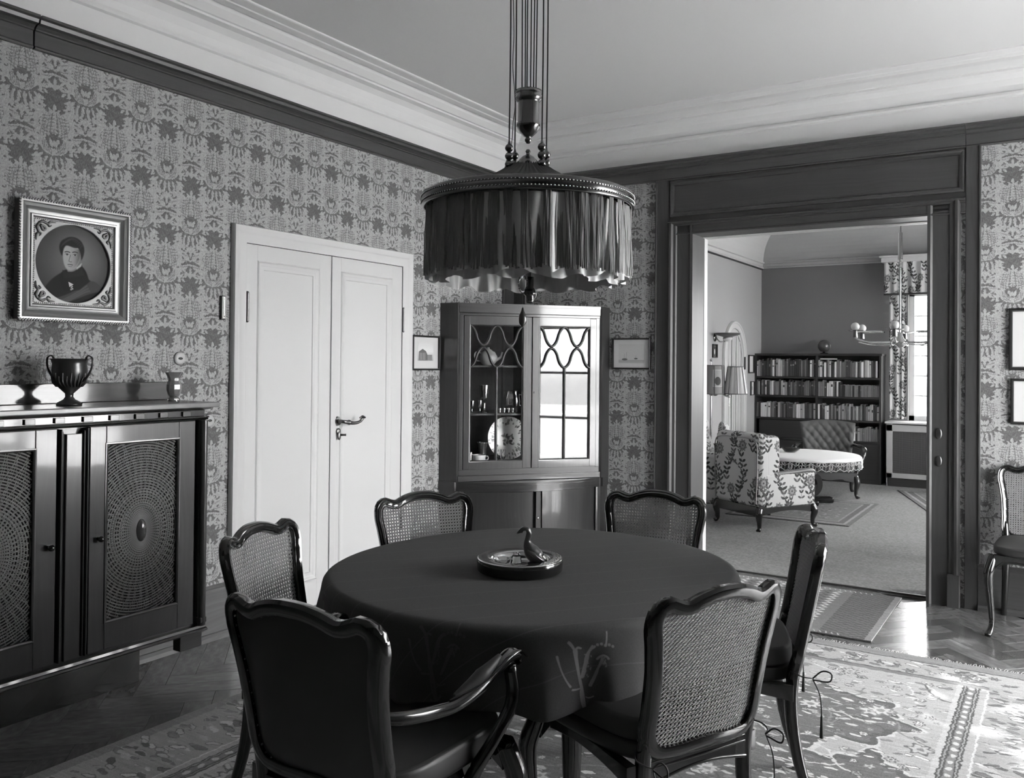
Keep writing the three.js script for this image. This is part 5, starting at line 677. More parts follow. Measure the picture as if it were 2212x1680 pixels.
      rect(3.40, 3.424, 1.49, Z1 - 0.3, 212); rect(3.424, 3.432, 1.49, Z1 - 0.3, 96); rect(3.432, 3.438, 1.49, Z1 - 0.3, 170); rect(3.438, 3.446, 1.49, Z1 - 0.3, 92); rect(3.446, 3.476, 1.49, Z1 - 0.3, 146); rect(3.476, 3.482, 1.49, Z1 - 0.3, 90); rect(3.482, 3.488, 1.49, Z1 - 0.3, 180); rect(3.488, 3.495, 1.49, Z1 - 0.3, 96); rect(3.495, 3.524, 1.49, Z1 - 0.3, 190); rect(3.524, 3.532, 1.49, Z1 - 0.3, 228);
      for (let z = 1.52; z < Z1 - 0.3; z += 0.062) { x.fillStyle = G(222); x.beginPath(); x.ellipse(X(3.461), pz(z), 5, 7, 0, 0, 7); x.fill(); } }
    fuzzy(x, w, h, 3.5, 11);
  }, { clamp: true });
  rugThing('persian_rug', 'large pale floral oriental carpet under the table, striped border on the right', X0, X1, Z0, Z1, 0.005, map, { fringe: [['z', -1], ['z', 1]] });
}
{ const map = canvas(760, 640, (x, w, h) => {
    x.fillStyle = G(124); x.fillRect(0, 0, w, h);
    x.strokeStyle = G(225); x.lineWidth = 6; for (let c = 0; c < 9; c++) { const X = 40 + c * 64; x.beginPath(); for (let i = 0; i < 40; i++) x.lineTo(X + (i % 2 ? 22 : 0) , i * 18); x.stroke(); if (c % 2) { x.strokeStyle = G(80); x.beginPath(); for (let i = 0; i < 40; i++) x.lineTo(X + 32 + (i % 2 ? 22 : 0), i * 18); x.stroke(); x.strokeStyle = G(225); } }
    x.fillStyle = G(112); x.fillRect(w - 150, 0, 150, h); x.strokeStyle = G(74); x.lineWidth = 3; for (let i = -h; i < h * 2; i += 26) { x.beginPath(); x.moveTo(w - 150, i); x.lineTo(w - 20, i + 90); x.moveTo(w - 150, i); x.lineTo(w - 20, i - 90); x.stroke(); }
    x.fillStyle = G(150); x.fillRect(w - 20, 0, 20, h); for (const y of [0, h - 44]) { x.fillStyle = G(132); x.fillRect(0, y, w - 150, 44); x.strokeStyle = G(190); x.lineWidth = 4; for (let i = 0; i < 40; i++) { x.beginPath(); x.moveTo(i * 17, y + 12); x.lineTo(i * 17 + 7, y + 32); x.stroke(); } } x.fillStyle = G(60); x.fillRect(0, h - 6, w, 6); x.fillRect(0, 0, w, 4);
    fuzzy(x, w, h, 3, 12); }, { clamp: true });
  const t = rugThing('kilim_runner', 'flat woven kilim with zigzag rows lying across the doorway', 1.52, 2.95, 0.0, 1.055, 0.008, map, {}); t.position.z = 0.53; }

// ---------------------------------------------------------------- the library beyond: shell
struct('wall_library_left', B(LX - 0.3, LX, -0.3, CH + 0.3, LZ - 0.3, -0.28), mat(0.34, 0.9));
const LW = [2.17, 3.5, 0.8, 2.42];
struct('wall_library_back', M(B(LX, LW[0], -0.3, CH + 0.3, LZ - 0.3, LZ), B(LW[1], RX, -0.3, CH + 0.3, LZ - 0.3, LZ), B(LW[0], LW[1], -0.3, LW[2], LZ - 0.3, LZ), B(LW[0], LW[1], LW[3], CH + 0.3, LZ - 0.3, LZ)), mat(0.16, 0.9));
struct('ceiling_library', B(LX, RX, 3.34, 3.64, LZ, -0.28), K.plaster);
struct('floor_library', B(LX, RX, -0.3, 0.006, LZ, -0.11), mat(0.36, 0.95, { map: canvas(512, 512, (x) => { x.fillStyle = G(200); x.fillRect(0, 0, 512, 512); speckle(x, 512, 512, 50); for (let i = 0; i < 300; i++) { x.fillStyle = GA(pick([150, 240]), 0.06); x.beginPath(); x.ellipse(rnd(0, 512), rnd(0, 512), rnd(10, 60), rnd(3, 12), 0, 0, 7); x.fill(); } }) }));
struct('trim_11', M(B(OP[0], OP[1], -0.002, 0.011, -0.125, -0.105, 0.003)), K.dark).userData.label = undefined;
{ const cov = [[0, 2.79], [0.035, 2.79], [0.04, 2.805], [0.025, 2.815], [0.025, 2.85], [0.05, 2.856], [0.055, 2.875], [0.03, 2.88]]; for (let i = 0; i <= 14; i++) { const a = i / 14 * Math.PI / 2; cov.push([0.03 + 0.45 * (1 - Math.cos(a)), 2.88 + 0.47 * Math.sin(a)]); } cov.push([0, 3.36]);
  const sh = (pts, f) => pts.map(f);
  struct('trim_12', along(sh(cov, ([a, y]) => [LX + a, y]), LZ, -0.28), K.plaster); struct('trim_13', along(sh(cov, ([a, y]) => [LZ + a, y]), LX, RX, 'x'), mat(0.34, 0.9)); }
struct('trim_14', B(LX, LX + 0.02, 2.775, 2.79, LZ, -0.28), K.dark);
struct('baseboard_library', M(B(LX, LX + 0.02, 0, 0.14, LZ, -5.1), B(LX, LX + 0.02, 0, 0.14, -4.2, -0.28)), K.plaster);
{ const w = struct('window_' + ++nWin), f = [], [a, b, y0, y1] = LW, z = LZ - 0.12; f.push(B(a, a + 0.06, y0, y1, z - 0.03, z + 0.03), B(b - 0.06, b, y0, y1, z - 0.03, z + 0.03), B(a, b, y0, y0 + 0.06, z - 0.03, z + 0.03), B(a, b, y1 - 0.06, y1, z - 0.03, z + 0.03));
  const n = 3, r = 6, lw = (b - a - 0.12) / n, lh = (y1 - y0 - 0.12) / r; for (let i = 0; i < n; i++) { const x = a + 0.06 + i * lw; if (i) f.push(B(x - 0.03, x + 0.03, y0, y1, z - 0.025, z + 0.025)); for (let j = 0; j < r; j++) { if (j) f.push(B(x, x + lw, y0 + 0.06 + j * lh - 0.009, y0 + 0.06 + j * lh + 0.009, z - 0.015, z + 0.015)); part('pane', B(x, x + lw, y0 + 0.06 + j * lh, y0 + 0.06 + (j + 1) * lh, z - 0.002, z + 0.002), K.pane, w); } }
  part('window_frame', M(f), K.white, w); }
// ---------------------------------------------------------------- fabrics
const chintz = canvas(640, 640, (x, w) => { x.fillStyle = G(212); x.fillRect(0, 0, w, w); const wrapd = (fn) => { for (const a of [-w, 0, w]) for (const b of [-w, 0, w]) { x.save(); x.translate(a, b); fn(); x.restore(); } };
  const leaf = (cx, cy, a, l, wd, v) => { x.save(); x.translate(cx, cy); x.rotate(a); x.fillStyle = G(v); x.beginPath(); x.moveTo(0, 0); x.bezierCurveTo(wd, -l * 0.3, wd * 0.8, -l * 0.8, 0, -l); x.bezierCurveTo(-wd * 0.8, -l * 0.8, -wd, -l * 0.3, 0, 0); x.fill(); x.strokeStyle = G(v + 50); x.lineWidth = 2; x.beginPath(); x.moveTo(0, 0); x.lineTo(0, -l * 0.8); x.stroke(); x.restore(); };
  const stems = [[90, 640], [300, 600], [520, 640], [200, 330], [430, 300], [600, 330], [20, 420], [380, 480], [140, 160], [500, 160]]; const data = stems.map(([sx, sy]) => { const pts = [[sx, sy]]; let a = -1.57; for (let k = 0; k < 6; k++) { a += rnd(-0.4, 0.4); pts.push([pts[k][0] + Math.cos(a) * 52, pts[k][1] + Math.sin(a) * 52]); } return { pts, lv: pts.map(() => [rnd(0.5, 1.2), rnd(42, 68), rnd(13, 21), pick([52, 66, 88])]) }; });
  wrapd(() => { for (const { pts, lv } of data) { x.strokeStyle = G(96); x.lineWidth = 4; x.beginPath(); pts.forEach((p) => x.lineTo(...p)); x.stroke(); pts.forEach(([a, b], i) => { for (const s of [-1, 1]) leaf(a, b, s * lv[i][0], lv[i][1], lv[i][2], lv[i][3]); }); } });
  const fl = []; for (let i = 0; i < 4; i++) fl.push([[70, 250], [330, 150], [530, 420], [250, 480]][i]); wrapd(() => { for (const [cx, cy] of fl) { for (let r = 3; r > 0; r--) for (let k = 0; k < 9; k++) leaf(cx, cy, k * 0.698 + r * 0.3, 20 + r * 16, 13 + r * 3, [0, 150, 96, 128][r]); x.fillStyle = G(70); x.beginPath(); x.arc(cx, cy, 10, 0, 7); x.fill(); } });
}, { rep: [1.8, 1.8] });
const chintzMat = mat(0.74, 0.85, { map: chintz });
const soft = (x0, x1, y0, y1, z0, z1, r) => uvm(new RoundedBoxGeometry(x1 - x0, y1 - y0, z1 - z0, 4, r).translate((x0 + x1) / 2, (y0 + y1) / 2, (z0 + z1) / 2), 'y');
const cab = (x, z, h, dx, dz) => limb([[x, h, z], [x + dx * 0.02, h * 0.72, z + dz * 0.02], [x + dx * 0.008, h * 0.35, z + dz * 0.008], [x + dx * 0.012, h * 0.12, z + dz * 0.012], [x + dx * 0.035, 0.006, z + dz * 0.035]], [0.032, 0.034, 0.021, 0.018, 0.02], 20, 12);
// ---------------------------------------------------------------- flowered club armchair (front +z)
{ const t = thing('club_armchair', 'low flowered chintz armchair with wooden rails seen from behind in the library', 'armchair', [1.46, 0.0065, -2.06], facing(0.517, -0.856)), wd = W.black;
  part('backrest', M(soft(-0.3, 0.3, 0.2, 0.86, -0.33, -0.17, 0.06), soft(-0.3, -0.17, 0.4, 0.84, -0.26, -0.06, 0.05), soft(0.17, 0.3, 0.4, 0.84, -0.26, -0.06, 0.05)), chintzMat, t);
  part('back_piping', frame2d(spline2([[-0.27, 0.24], [-0.285, 0.6], [-0.27, 0.78], [-0.2, 0.81], [0, 0.815], [0.2, 0.81], [0.27, 0.78], [0.285, 0.6], [0.27, 0.24]], 60, false), [[0.004, -0.004], [0.004, 0.004], [-0.004, 0.004], [-0.004, -0.004]], () => -0.331, false, 0), mat(0.3, 0.8), t);
  part('seat_cushion', soft(-0.23, 0.23, 0.26, 0.42, -0.2, 0.33, 0.05), chintzMat, t);
  for (const s of [1, -1]) { const X = s * 0.275; part('arm_panel', soft(X - 0.03, X + 0.03, 0.205, 0.495, -0.24, 0.34, 0.012), chintzMat, t); part('arm_rail', limb([[X, 0.53, -0.2], [X, 0.505, -0.12], [X, 0.505, 0.1], [X, 0.515, 0.28], [X, 0.5, 0.35], [X, 0.475, 0.37]], [0.02, 0.026, 0.026, 0.027, 0.024, 0.014], 30, 12, 0.8), W.mid, t);
    const sr = []; for (let i = 0; i <= 16; i++) { const k = i / 16; sr.push([-0.31 + 0.66 * k, 0.135 + 0.035 * Math.sin(k * Math.PI)]); } const g = ext([...sr, [0.35, 0.215], [-0.31, 0.215]], 0.03, 0.004); g.rotateY(-Math.PI / 2); g.translate(X + 0.015, 0, 0); part('side_rail', uvm(g, 'z'), wd, t);
    part('leg', cab(s * 0.275, 0.325, 0.2, s, 1), wd, t); part('leg', cab(s * 0.275, -0.29, 0.2, s * 0.6, -1), wd, t); }
  part('front_rail', uvm(B(-0.26, 0.26, 0.14, 0.215, 0.31, 0.345, 0.006), 'x'), wd, t); part('back_rail', uvm(B(-0.27, 0.27, 0.13, 0.215, -0.325, -0.29, 0.006), 'x'), wd, t); }
// flowered sofa along the left wall, only its back end in view
{ const t = thing('chintz_sofa', 'flowered sofa against the library wall behind the club armchair', 'sofa', [0.77, 0.0065, -2.63], Math.PI / 2);
  part('seat', soft(-0.46, 0.46, 0.12, 0.42, -0.3, 0.25, 0.06), chintzMat, t); part('backrest', soft(-0.5, 0.5, 0.3, 0.9, -0.36, -0.19, 0.08), chintzMat, t); for (const s of [1, -1]) part('arm', soft(s * 0.47 - 0.06, s * 0.47 + 0.06, 0.12, 0.62, -0.34, 0.25, 0.05), chintzMat, t);
  for (const [x, z] of [[0.42, 0.2], [-0.42, 0.2], [0.42, -0.3], [-0.42, -0.3]]) part('leg', cyl(0.02, 0.028, 0.13, x, 0, z, 12), W.black, t); }
for (const [i, x, z, r] of [[0, 0.84, -2.93, 0.35], [1, 0.74, -2.42, 0.0]]) { const t = thing('sofa_cushion', ['flowered cushion leaning in the far corner of the library sofa', 'dark-patterned cushion at the near end of the library sofa'][i], 'cushion', [x, 0.425, z], Math.PI / 2 + r); part('cushion', T(new THREE.SphereGeometry(1, 24, 16).scale(0.25, 0.25, 0.085).rotateX(-0.3), 0, 0.215, 0), i ? mat(0.3, 0.85, { map: chintz }) : chintzMat, t); }
// ---------------------------------------------------------------- coffee table, lace cloth, bowl
{ const P = [1.473, 0.015, -3.535], t = thing('coffee_table', 'round low library table on a dark scrolled pedestal', 'table', P);
  part('tabletop', lathe([[0, 0.482], [0.54, 0.482], [0.552, 0.494], [0.54, 0.508], [0, 0.508]], 64), W.black, t);
  part('pedestal_scroll', M(frame2d(spline2([[0.0, 0.12], [0.1, 0.1], [0.15, 0.17], [0.13, 0.27], [0.04, 0.3]], 40, false), [[-0.028, -0.04], [0.028, -0.04], [0.028, 0.04], [-0.028, 0.04]], () => 0, false), frame2d(spline2([[0.0, 0.12], [-0.1, 0.1], [-0.15, 0.17], [-0.13, 0.27], [-0.04, 0.3]], 40, false), [[-0.028, -0.04], [0.028, -0.04], [0.028, 0.04], [-0.028, 0.04]], () => 0, false)).rotateY(0.55), W.black, t); t.children[1].material = wood(0.018, 0.3, { side: THREE.DoubleSide });
  part('pedestal_neck', lathe([[0, 0.06], [0.05, 0.06], [0.05, 0.12], [0.035, 0.2], [0.06, 0.3], [0.12, 0.42], [0.2, 0.482], [0, 0.482]], 32), W.black, t);
  part('base', M(uvm(B(-0.3, 0.3, 0.0, 0.06, -0.06, 0.06, 0.02).rotateY(0.55), 'x'), uvm(B(-0.3, 0.3, 0.001, 0.058, -0.06, 0.06, 0.02).rotateY(0.55 + Math.PI / 2), 'x')), W.black, t);
  const N = 200, pos = [], uv = [], idx = [], prof = [[0.0, 0.5205], [0.3, 0.5205], [0.555, 0.519], [0.57, 0.505], [0.574, 0.485]]; prof.forEach(([r, y], j) => { for (let i = 0; i <= N; i++) { const a = i / N * Math.PI * 2, rr = r + (j > 3 ? 0.006 * Math.sin(a * 14) : 0); pos.push(Math.cos(a) * rr, y, Math.sin(a) * rr); uv.push(Math.cos(a) * r, Math.sin(a) * r); } }); for (let j = 0; j + 1 < prof.length; j++) for (let i = 0; i < N; i++) { const a = j * (N + 1) + i; idx.push(a, a + 1, a + N + 1, a + 1, a + N + 2, a + N + 1); }
  const g = new THREE.BufferGeometry(); g.setAttribute('position', new THREE.Float32BufferAttribute(pos, 3)); g.setAttribute('uv', new THREE.Float32BufferAttribute(uv, 2)); g.setIndex(idx); g.computeVertexNormals();
  const c = thing('lace_tablecloth', 'white tablecloth with a deep lace border on the round library table', 'tablecloth', P); part('linen', g, mat(0.74, 0.85, { side: THREE.DoubleSide }), c);
  // lace border: bars, ovals and scallops worked as thread
  const l = [], rr = 0.577, D = 0.1, Z = 18, ring = (a, y, ra, ry, w = 0.0032) => { const p = []; for (let i = 0; i <= 14; i++) { const q = i / 14 * 6.283; p.push([a + Math.cos(q) * ra, y + Math.sin(q) * ry]); } l.push({ pts: p, w, z: 0 }); };
  for (let k = 0; k < Z; k++) { const s = 2 * Math.PI * rr / Z, x0 = k * s, x1 = x0 + s, m = x0 + s / 2; ring(m, -0.045, 0.02, 0.034); ring(m, -0.045, 0.011, 0.02, 0.0026); ring(x0 + s * 0.14, -0.02, 0.014, 0.016); ring(x0 + s * 0.86, -0.02, 0.014, 0.016); ring(x0, -0.05, 0.012, 0.015); l.push({ pts: [[x0, 0], [x0 + s * 0.2, -0.045], [m, -0.012], [x1 - s * 0.2, -0.045], [x1, 0]], w: 0.003, z: 0.001 }); l.push({ pts: [[x0, -0.066], [x0 + s * 0.2, -0.092], [m - 0.02, -0.082], [m, -0.1], [m + 0.02, -0.082], [x1 - s * 0.2, -0.092], [x1, -0.066]], w: 0.0042, z: 0.001 }); for (let i = 0; i < 6; i++) l.push({ pts: [[x0 + s * (i + 0.3) / 6, -0.002], [x0 + s * (i + 0.9) / 6, -0.084]], w: 0.0016, z: -0.001 }); }
  l.push({ pts: Array.from({ length: 121 }, (_, i) => [i / 120 * 2 * Math.PI * rr, 0]), w: 0.004, z: 0 });
  const lg = strands(l, () => 0), LP = lg.attributes.position; for (let i = 0; i < LP.count; i++) { const a = LP.getX(i) / rr, y = LP.getY(i), r = rr + LP.getZ(i) + 0.01 * Math.sin(a * 14) * (-y / D); LP.setXYZ(i, Math.cos(a) * r, 0.486 + y, Math.sin(a) * r); } lg.computeVertexNormals(); stuff(part('lace_border', lg, mat(0.72, 0.8), c));
  const b = thing('dark_bowl', 'shallow dark bowl on the lace tablecloth', 'bowl', [1.31, 0.5375, -3.6]); part('bowl', lathe([[0, 0], [0.05, 0], [0.075, 0.014], [0.103, 0.04], [0.1, 0.042], [0.07, 0.02], [0, 0.008]], 40), W.black, b); }
// ---------------------------------------------------------------- tufted armchair behind the table
{ const t = thing('tufted_armchair', 'dark buttoned velvet armchair behind the lace-covered table', 'armchair', [1.53, 0.0065, -4.38], facing(0.25, 0.97)), v = mat(0.085, 0.7), wd = W.mahog;
  { const n = 40, m = 28, pos = [], idx = []; const top = (u) => 0.8 + 0.03 * (1 - u * u); for (let s = 0; s < 2; s++) for (let j = 0; j <= m; j++) for (let i = 0; i <= n; i++) { const u = i / n * 2 - 1, k = j / m, y = 0.4 + (top(u) - 0.4) * k, gx = u * 3, gy = k * 3.2, d = Math.abs(Math.sin((gx + gy) * Math.PI) * Math.sin((gx - gy) * Math.PI)); const puff = s ? -0.05 : 0.022 * Math.sqrt(d) + 0.02; const e = Math.min(1, (1 - Math.abs(u)) * 8, (1 - k) * 8 + 0.0, k * 8 + 0.2); pos.push(u * (0.26 + 0.05 * k), y, -0.27 - k * 0.07 + 0.06 * u * u + puff * Math.sqrt(Math.max(0.02, e))); }
    const w = n + 1, off = (m + 1) * w; for (let j = 0; j < m; j++) for (let i = 0; i < n; i++) { const a = j * w + i; idx.push(a, a + 1, a + w, a + 1, a + w + 1, a + w, off + a, off + a + w, off + a + 1, off + a + 1, off + a + w, off + a + w + 1); } const edge = []; for (let i = 0; i <= n; i++) edge.push(i); for (let j = 1; j <= m; j++) edge.push(j * w + n); for (let i = n - 1; i >= 0; i--) edge.push(m * w + i); for (let j = m - 1; j > 0; j--) edge.push(j * w); edge.forEach((a, i) => { const b = edge[(i + 1) % edge.length]; idx.push(a, a + off, b, b, a + off, b + off); });
    const g = new THREE.BufferGeometry(); g.setAttribute('position', new THREE.Float32BufferAttribute(pos, 3)); g.setIndex(idx); g.computeVertexNormals(); part('backrest', g, v, t); const bt = []; for (let r = 0; r < 3; r++) for (let c = -2; c <= 2; c++) { const u = (c + (r % 2) * 0.5) / 3, k = (r + 0.55) / 3.2; if (Math.abs(u) < 0.85) bt.push(ball(0.008, u * (0.26 + 0.05 * k), 0.4 + 0.42 * k, -0.25 - k * 0.07 + 0.06 * u * u, 8)); } part('buttons', M(bt), v, t); }
  part('seat', uvm(new RoundedBoxGeometry(0.54, 0.15, 0.52, 4, 0.05).translate(0, 0.335, 0.0), 'y'), v, t);
  { const f = []; for (let i = 0; i <= 24; i++) { const k = i / 24; f.push([-0.29 + 0.58 * k, 0.175 + 0.03 * Math.sin(k * Math.PI) - 0.012 * Math.cos((k - 0.5) * 12) * (Math.abs(k - 0.5) < 0.26 ? 1 : 0)]); } part('front_rail', uvm(T(ext([...f, [0.29, 0.27], [-0.29, 0.27]], 0.03, 0.005), 0, 0, 0.24), 'x'), W.mid, t); }
  for (const s of [1, -1]) { part('side_rail', uvm(B(s * 0.28 - 0.015, s * 0.28 + 0.015, 0.19, 0.27, -0.25, 0.25, 0.005), 'z'), wd, t); part('arm', limb([[s * 0.29, 0.55, -0.28], [s * 0.33, 0.545, -0.1], [s * 0.36, 0.54, 0.06], [s * 0.375, 0.52, 0.14], [s * 0.36, 0.44, 0.17], [s * 0.31, 0.33, 0.2], [s * 0.285, 0.25, 0.22]], [0.024, 0.028, 0.03, 0.03, 0.026, 0.024, 0.024], 36, 12), W.black, t); part('leg', cab(s * 0.275, 0.245, 0.24, s, 1), wd, t); part('leg', cab(s * 0.26, -0.24, 0.22, s * 0.6, -1), wd, t); } }
// ---------------------------------------------------------------- library carpets
{ const map = canvas(512, 512, (x) => { x.fillStyle = G(108); x.fillRect(0, 0, 512, 512); for (const [a, v] of [[0, 96], [18, 140], [30, 84], [54, 132], [62, 104]]) { x.fillStyle = G(v); x.fillRect(a, a, 512 - 2 * a, 512 - 2 * a); } for (let i = 0; i < 260; i++) { x.fillStyle = GA(pick([70, 150, 90]), 0.7); x.beginPath(); x.ellipse(rnd(80, 432), rnd(80, 432), rnd(3, 12), rnd(2, 7), rnd(0, 3), 0, 7); x.fill(); } fuzzy(x, 512, 512, 3, 8); }, { clamp: true });
  const a = rugThing('library_rug', 'dark bordered rug under the armchair and round table in the library', 1.0, 2.16, -3.9, -2.36, 0.008, map); a.position.y = 0.006;
  const b = rugThing('library_rug', 'dark rug at the right edge of the doorway view before the radiator', 2.3, 3.6, -5.4, -3.9, 0.008, map, { turn: 0.33 }); b.position.set(3.02, 0.006, -4.62); }
// ---------------------------------------------------------------- bookcase and every book in it
{ const t = thing('bookcase', 'wide dark open bookcase filled with books along the library end wall', 'bookcase', [0, 0, 0]), x0 = LX + 0.005, x1 = 1.905, zf = -5.522, zb = LZ + 0.004, wd = W.shelf, mid = 1.13;
  part('back_panel', uvm(B(x0, x1, 0.006, 1.62, zb, zb + 0.012), 'y'), wd, t); part('top', uvm(B(x0, x1 + 0.01, 1.605, 1.632, zb, zf + 0.008, 0.003), 'x'), wd, t);
  part('side_panel', uvm(B(x0, x0 + 0.02, 0.006, 1.605, zb, zf), 'y'), wd, t); part('side_panel', uvm(B(x1 - 0.022, x1, 0.006, 1.605, zb, zf), 'y'), wd, t); part('divider', uvm(B(mid - 0.013, mid + 0.013, 0.5, 1.605, zb + 0.012, zf), 'y'), wd, t);
  const SY = [1.33, 1.085, 0.79, 0.53]; for (const y of SY) part('shelf', uvm(B(x0 + 0.02, x1 - 0.022, y - 0.022, y, zb + 0.012, zf - 0.002), 'x'), wd, t);
  part('base_panel', uvm(B(x0 + 0.02, x1 - 0.022, 0.006, 0.5, zf - 0.03, zf - 0.01), 'x'), wd, t);
  part('cupboard_door', uvm(B(x0 + 0.06, mid - 0.03, 0.535, 0.76, zf - 0.02, zf - 0.004, 0.003), 'x'), wd, t);
  const ones = ['', 'first', 'second', 'third', 'fourth', 'fifth', 'sixth', 'seventh', 'eighth', 'ninth', 'tenth', 'eleventh', 'twelfth', 'thirteenth', 'fourteenth', 'fifteenth', 'sixteenth', 'seventeenth', 'eighteenth', 'nineteenth'], tens = { 2: 'twent', 3: 'thirt', 4: 'fort' };
  const ord = (n) => n < 20 ? ones[n] : n % 10 ? tens[Math.floor(n / 10)] + 'y-' + ones[n % 10] : tens[n / 10] + 'ieth';
  const tone = { w: ['white', [0.62, 0.72]], l: ['pale', [0.3, 0.42]], m: ['mid-grey', [0.12, 0.18]], d: ['dark', [0.025, 0.05]] }, mats = {};
  for (const k in tone) mats[k] = [0, 1, 2].map((i) => mat(tone[k][1][0] + (tone[k][1][1] - tone[k][1][0]) * i / 2, 0.55)); const gilt = mat(0.2, 0.4), pageM = mat(0.6, 0.9), unit = new RoundedBoxGeometry(1, 1, 1, 2, 0.06), pageG = new THREE.BoxGeometry(1, 1, 1);
  const row = (codes, xa, xb, y, hMin, hMax, where, maxH, weights) => { const ws = [...codes].map((c, i) => (weights?.[i] ?? 1) * rnd(0.75, 1.25)), tot = ws.reduce((a, b) => a + b), sc = (xb - xa) / tot; let x = xa; [...codes].forEach((c, i) => {
    const w = ws[i] * sc, h = Math.min(maxH, rnd(hMin, hMax)), d = rnd(0.13, 0.17), size = h > (hMin + hMax) / 2 ? 'tall' : 'short';
    const o = thing('book', `${size} ${tone[c][0]} book, ${ord(i + 1)} from left ${where}`, 'book', [x + w / 2, y + 0.0004, zf - 0.012 - d / 2 - rnd(0, 0.012)], 0, 'books in the library bookcase');
    const cv = part('cover', unit, pick(mats[c]), o); cv.scale.set(w * 0.95, h, d); cv.position.y = h / 2; const pg = part('pages', pageG, pageM, o); pg.scale.set(w * 0.7, 0.002, d * 0.9); pg.position.set(0, h + 0.0006, -0.003);
    if (w > 0.014 && rnd() < 0.35) { const bd = part('spine_label', pageG, c === 'w' || c === 'l' ? mats.d[1] : gilt, o); bd.scale.set(w * 0.75, h * pick([0.06, 0.1, 0.16]), 0.0012); bd.position.set(0, h * pick([0.72, 0.8, 0.62]), d / 2 + 0.0004); }
    x += w; }); };
  const A = [x0 + 0.022, mid - 0.015], Bb = [mid + 0.015, x1 - 0.025], half = (s, b) => `in the ${b} half of the ${s} shelf`;
  row('llmdddddmwdlwlmdmddddddmdmddwmd', A[0], A[1], 1.33, 0.195, 0.24, half('top', 'left'), 0.25); row('lwdwdmwddwmlmmmddmmmldmwmlwlddw', Bb[0], Bb[1] - 0.02, 1.33, 0.185, 0.225, half('top', 'right'), 0.25, { 1: 1.6, 10: 1.6 });
  row('mldmdwdmlwmmmdlwlddmdmmddddmmmddm', A[0], A[1], 1.085, 0.165, 0.205, half('second', 'left'), 0.215); row('mmmdwwwmdwd', Bb[0], Bb[0] + 0.27, 1.085, 0.17, 0.205, half('second', 'right'), 0.215); row('dddmmmmdmmdmmmmmmmmmmm', Bb[0] + 0.272, Bb[1], 1.085, 0.145, 0.152, 'in the uniform set on the second shelf', 0.2);
  row('mdwwwlwmmddlmdmddddlmwwllddmdw', A[0], A[1], 0.79, 0.175, 0.21, half('third', 'left'), 0.26); row('wdmdwwdmdmdlmlmmmldmmlmmddmllwddw', Bb[0], Bb[1], 0.79, 0.17, 0.21, half('third', 'right'), 0.26);
  row('mmwdlmmmmmmmmm', 1.535, Bb[1], 0.53, 0.155, 0.19, half('lowest', 'right'), 0.2);
  for (const [i, a, b, h] of [[0, 1.335, 1.425, 0.215], [1, 1.435, 1.53, 0.21]]) for (let k = 0; k < 5; k++) { const hh = h / 5, o = thing('paper_folder', `${['top', 'second', 'middle', 'fourth', 'bottom'][4 - k]} white folder of the ${['left', 'right'][i]} paper stack on the lowest shelf`, 'folder', [(a + b) / 2 + rnd(-0.003, 0.003), 0.5304 + k * hh, zf - 0.12], 0, 'stacked folders on the lowest shelf'); part('cover', B(-(b - a) / 2, (b - a) / 2, 0, hh * 0.94, -0.11, 0.11, 0.003), mats[k === 1 ? 'm' : 'w'][k % 3], o); part('flap', B(-(b - a) / 2 + 0.004, (b - a) / 2 - 0.004, hh * 0.2, hh * 0.34, 0.11, 0.1112), mats.m[1], o); }
  { const o = thing('lying_book', 'pale book lying flat on top of the upright books, top right shelf', 'book', [mid + 0.13, 1.5562, -5.6]); part('cover', B(-0.095, 0.095, 0, 0.016, -0.06, 0.06, 0.003), mats.l[2], o); part('pages', B(-0.09, 0.096, 0.003, 0.013, -0.056, 0.0605), pageM, o); } 
  { const o = thing('globe', 'small dark globe on a foot standing on top of the bookcase', 'globe', [1.19, 1.6325, -5.66]); part('ball', T(new THREE.SphereGeometry(0.072, 32, 24), 0, 0.098, 0), mat(0.06, 0.3, { clearcoat: 0.6 }), o); part('meridian', T(new THREE.TorusGeometry(0.078, 0.004, 8, 40).rotateZ(0.4), 0, 0.098, 0), K.darkbrass, o); part('foot', lathe([[0, 0], [0.05, 0], [0.05, 0.008], [0.014, 0.016], [0.012, 0.026], [0, 0.026]], 24), W.black, o); } }
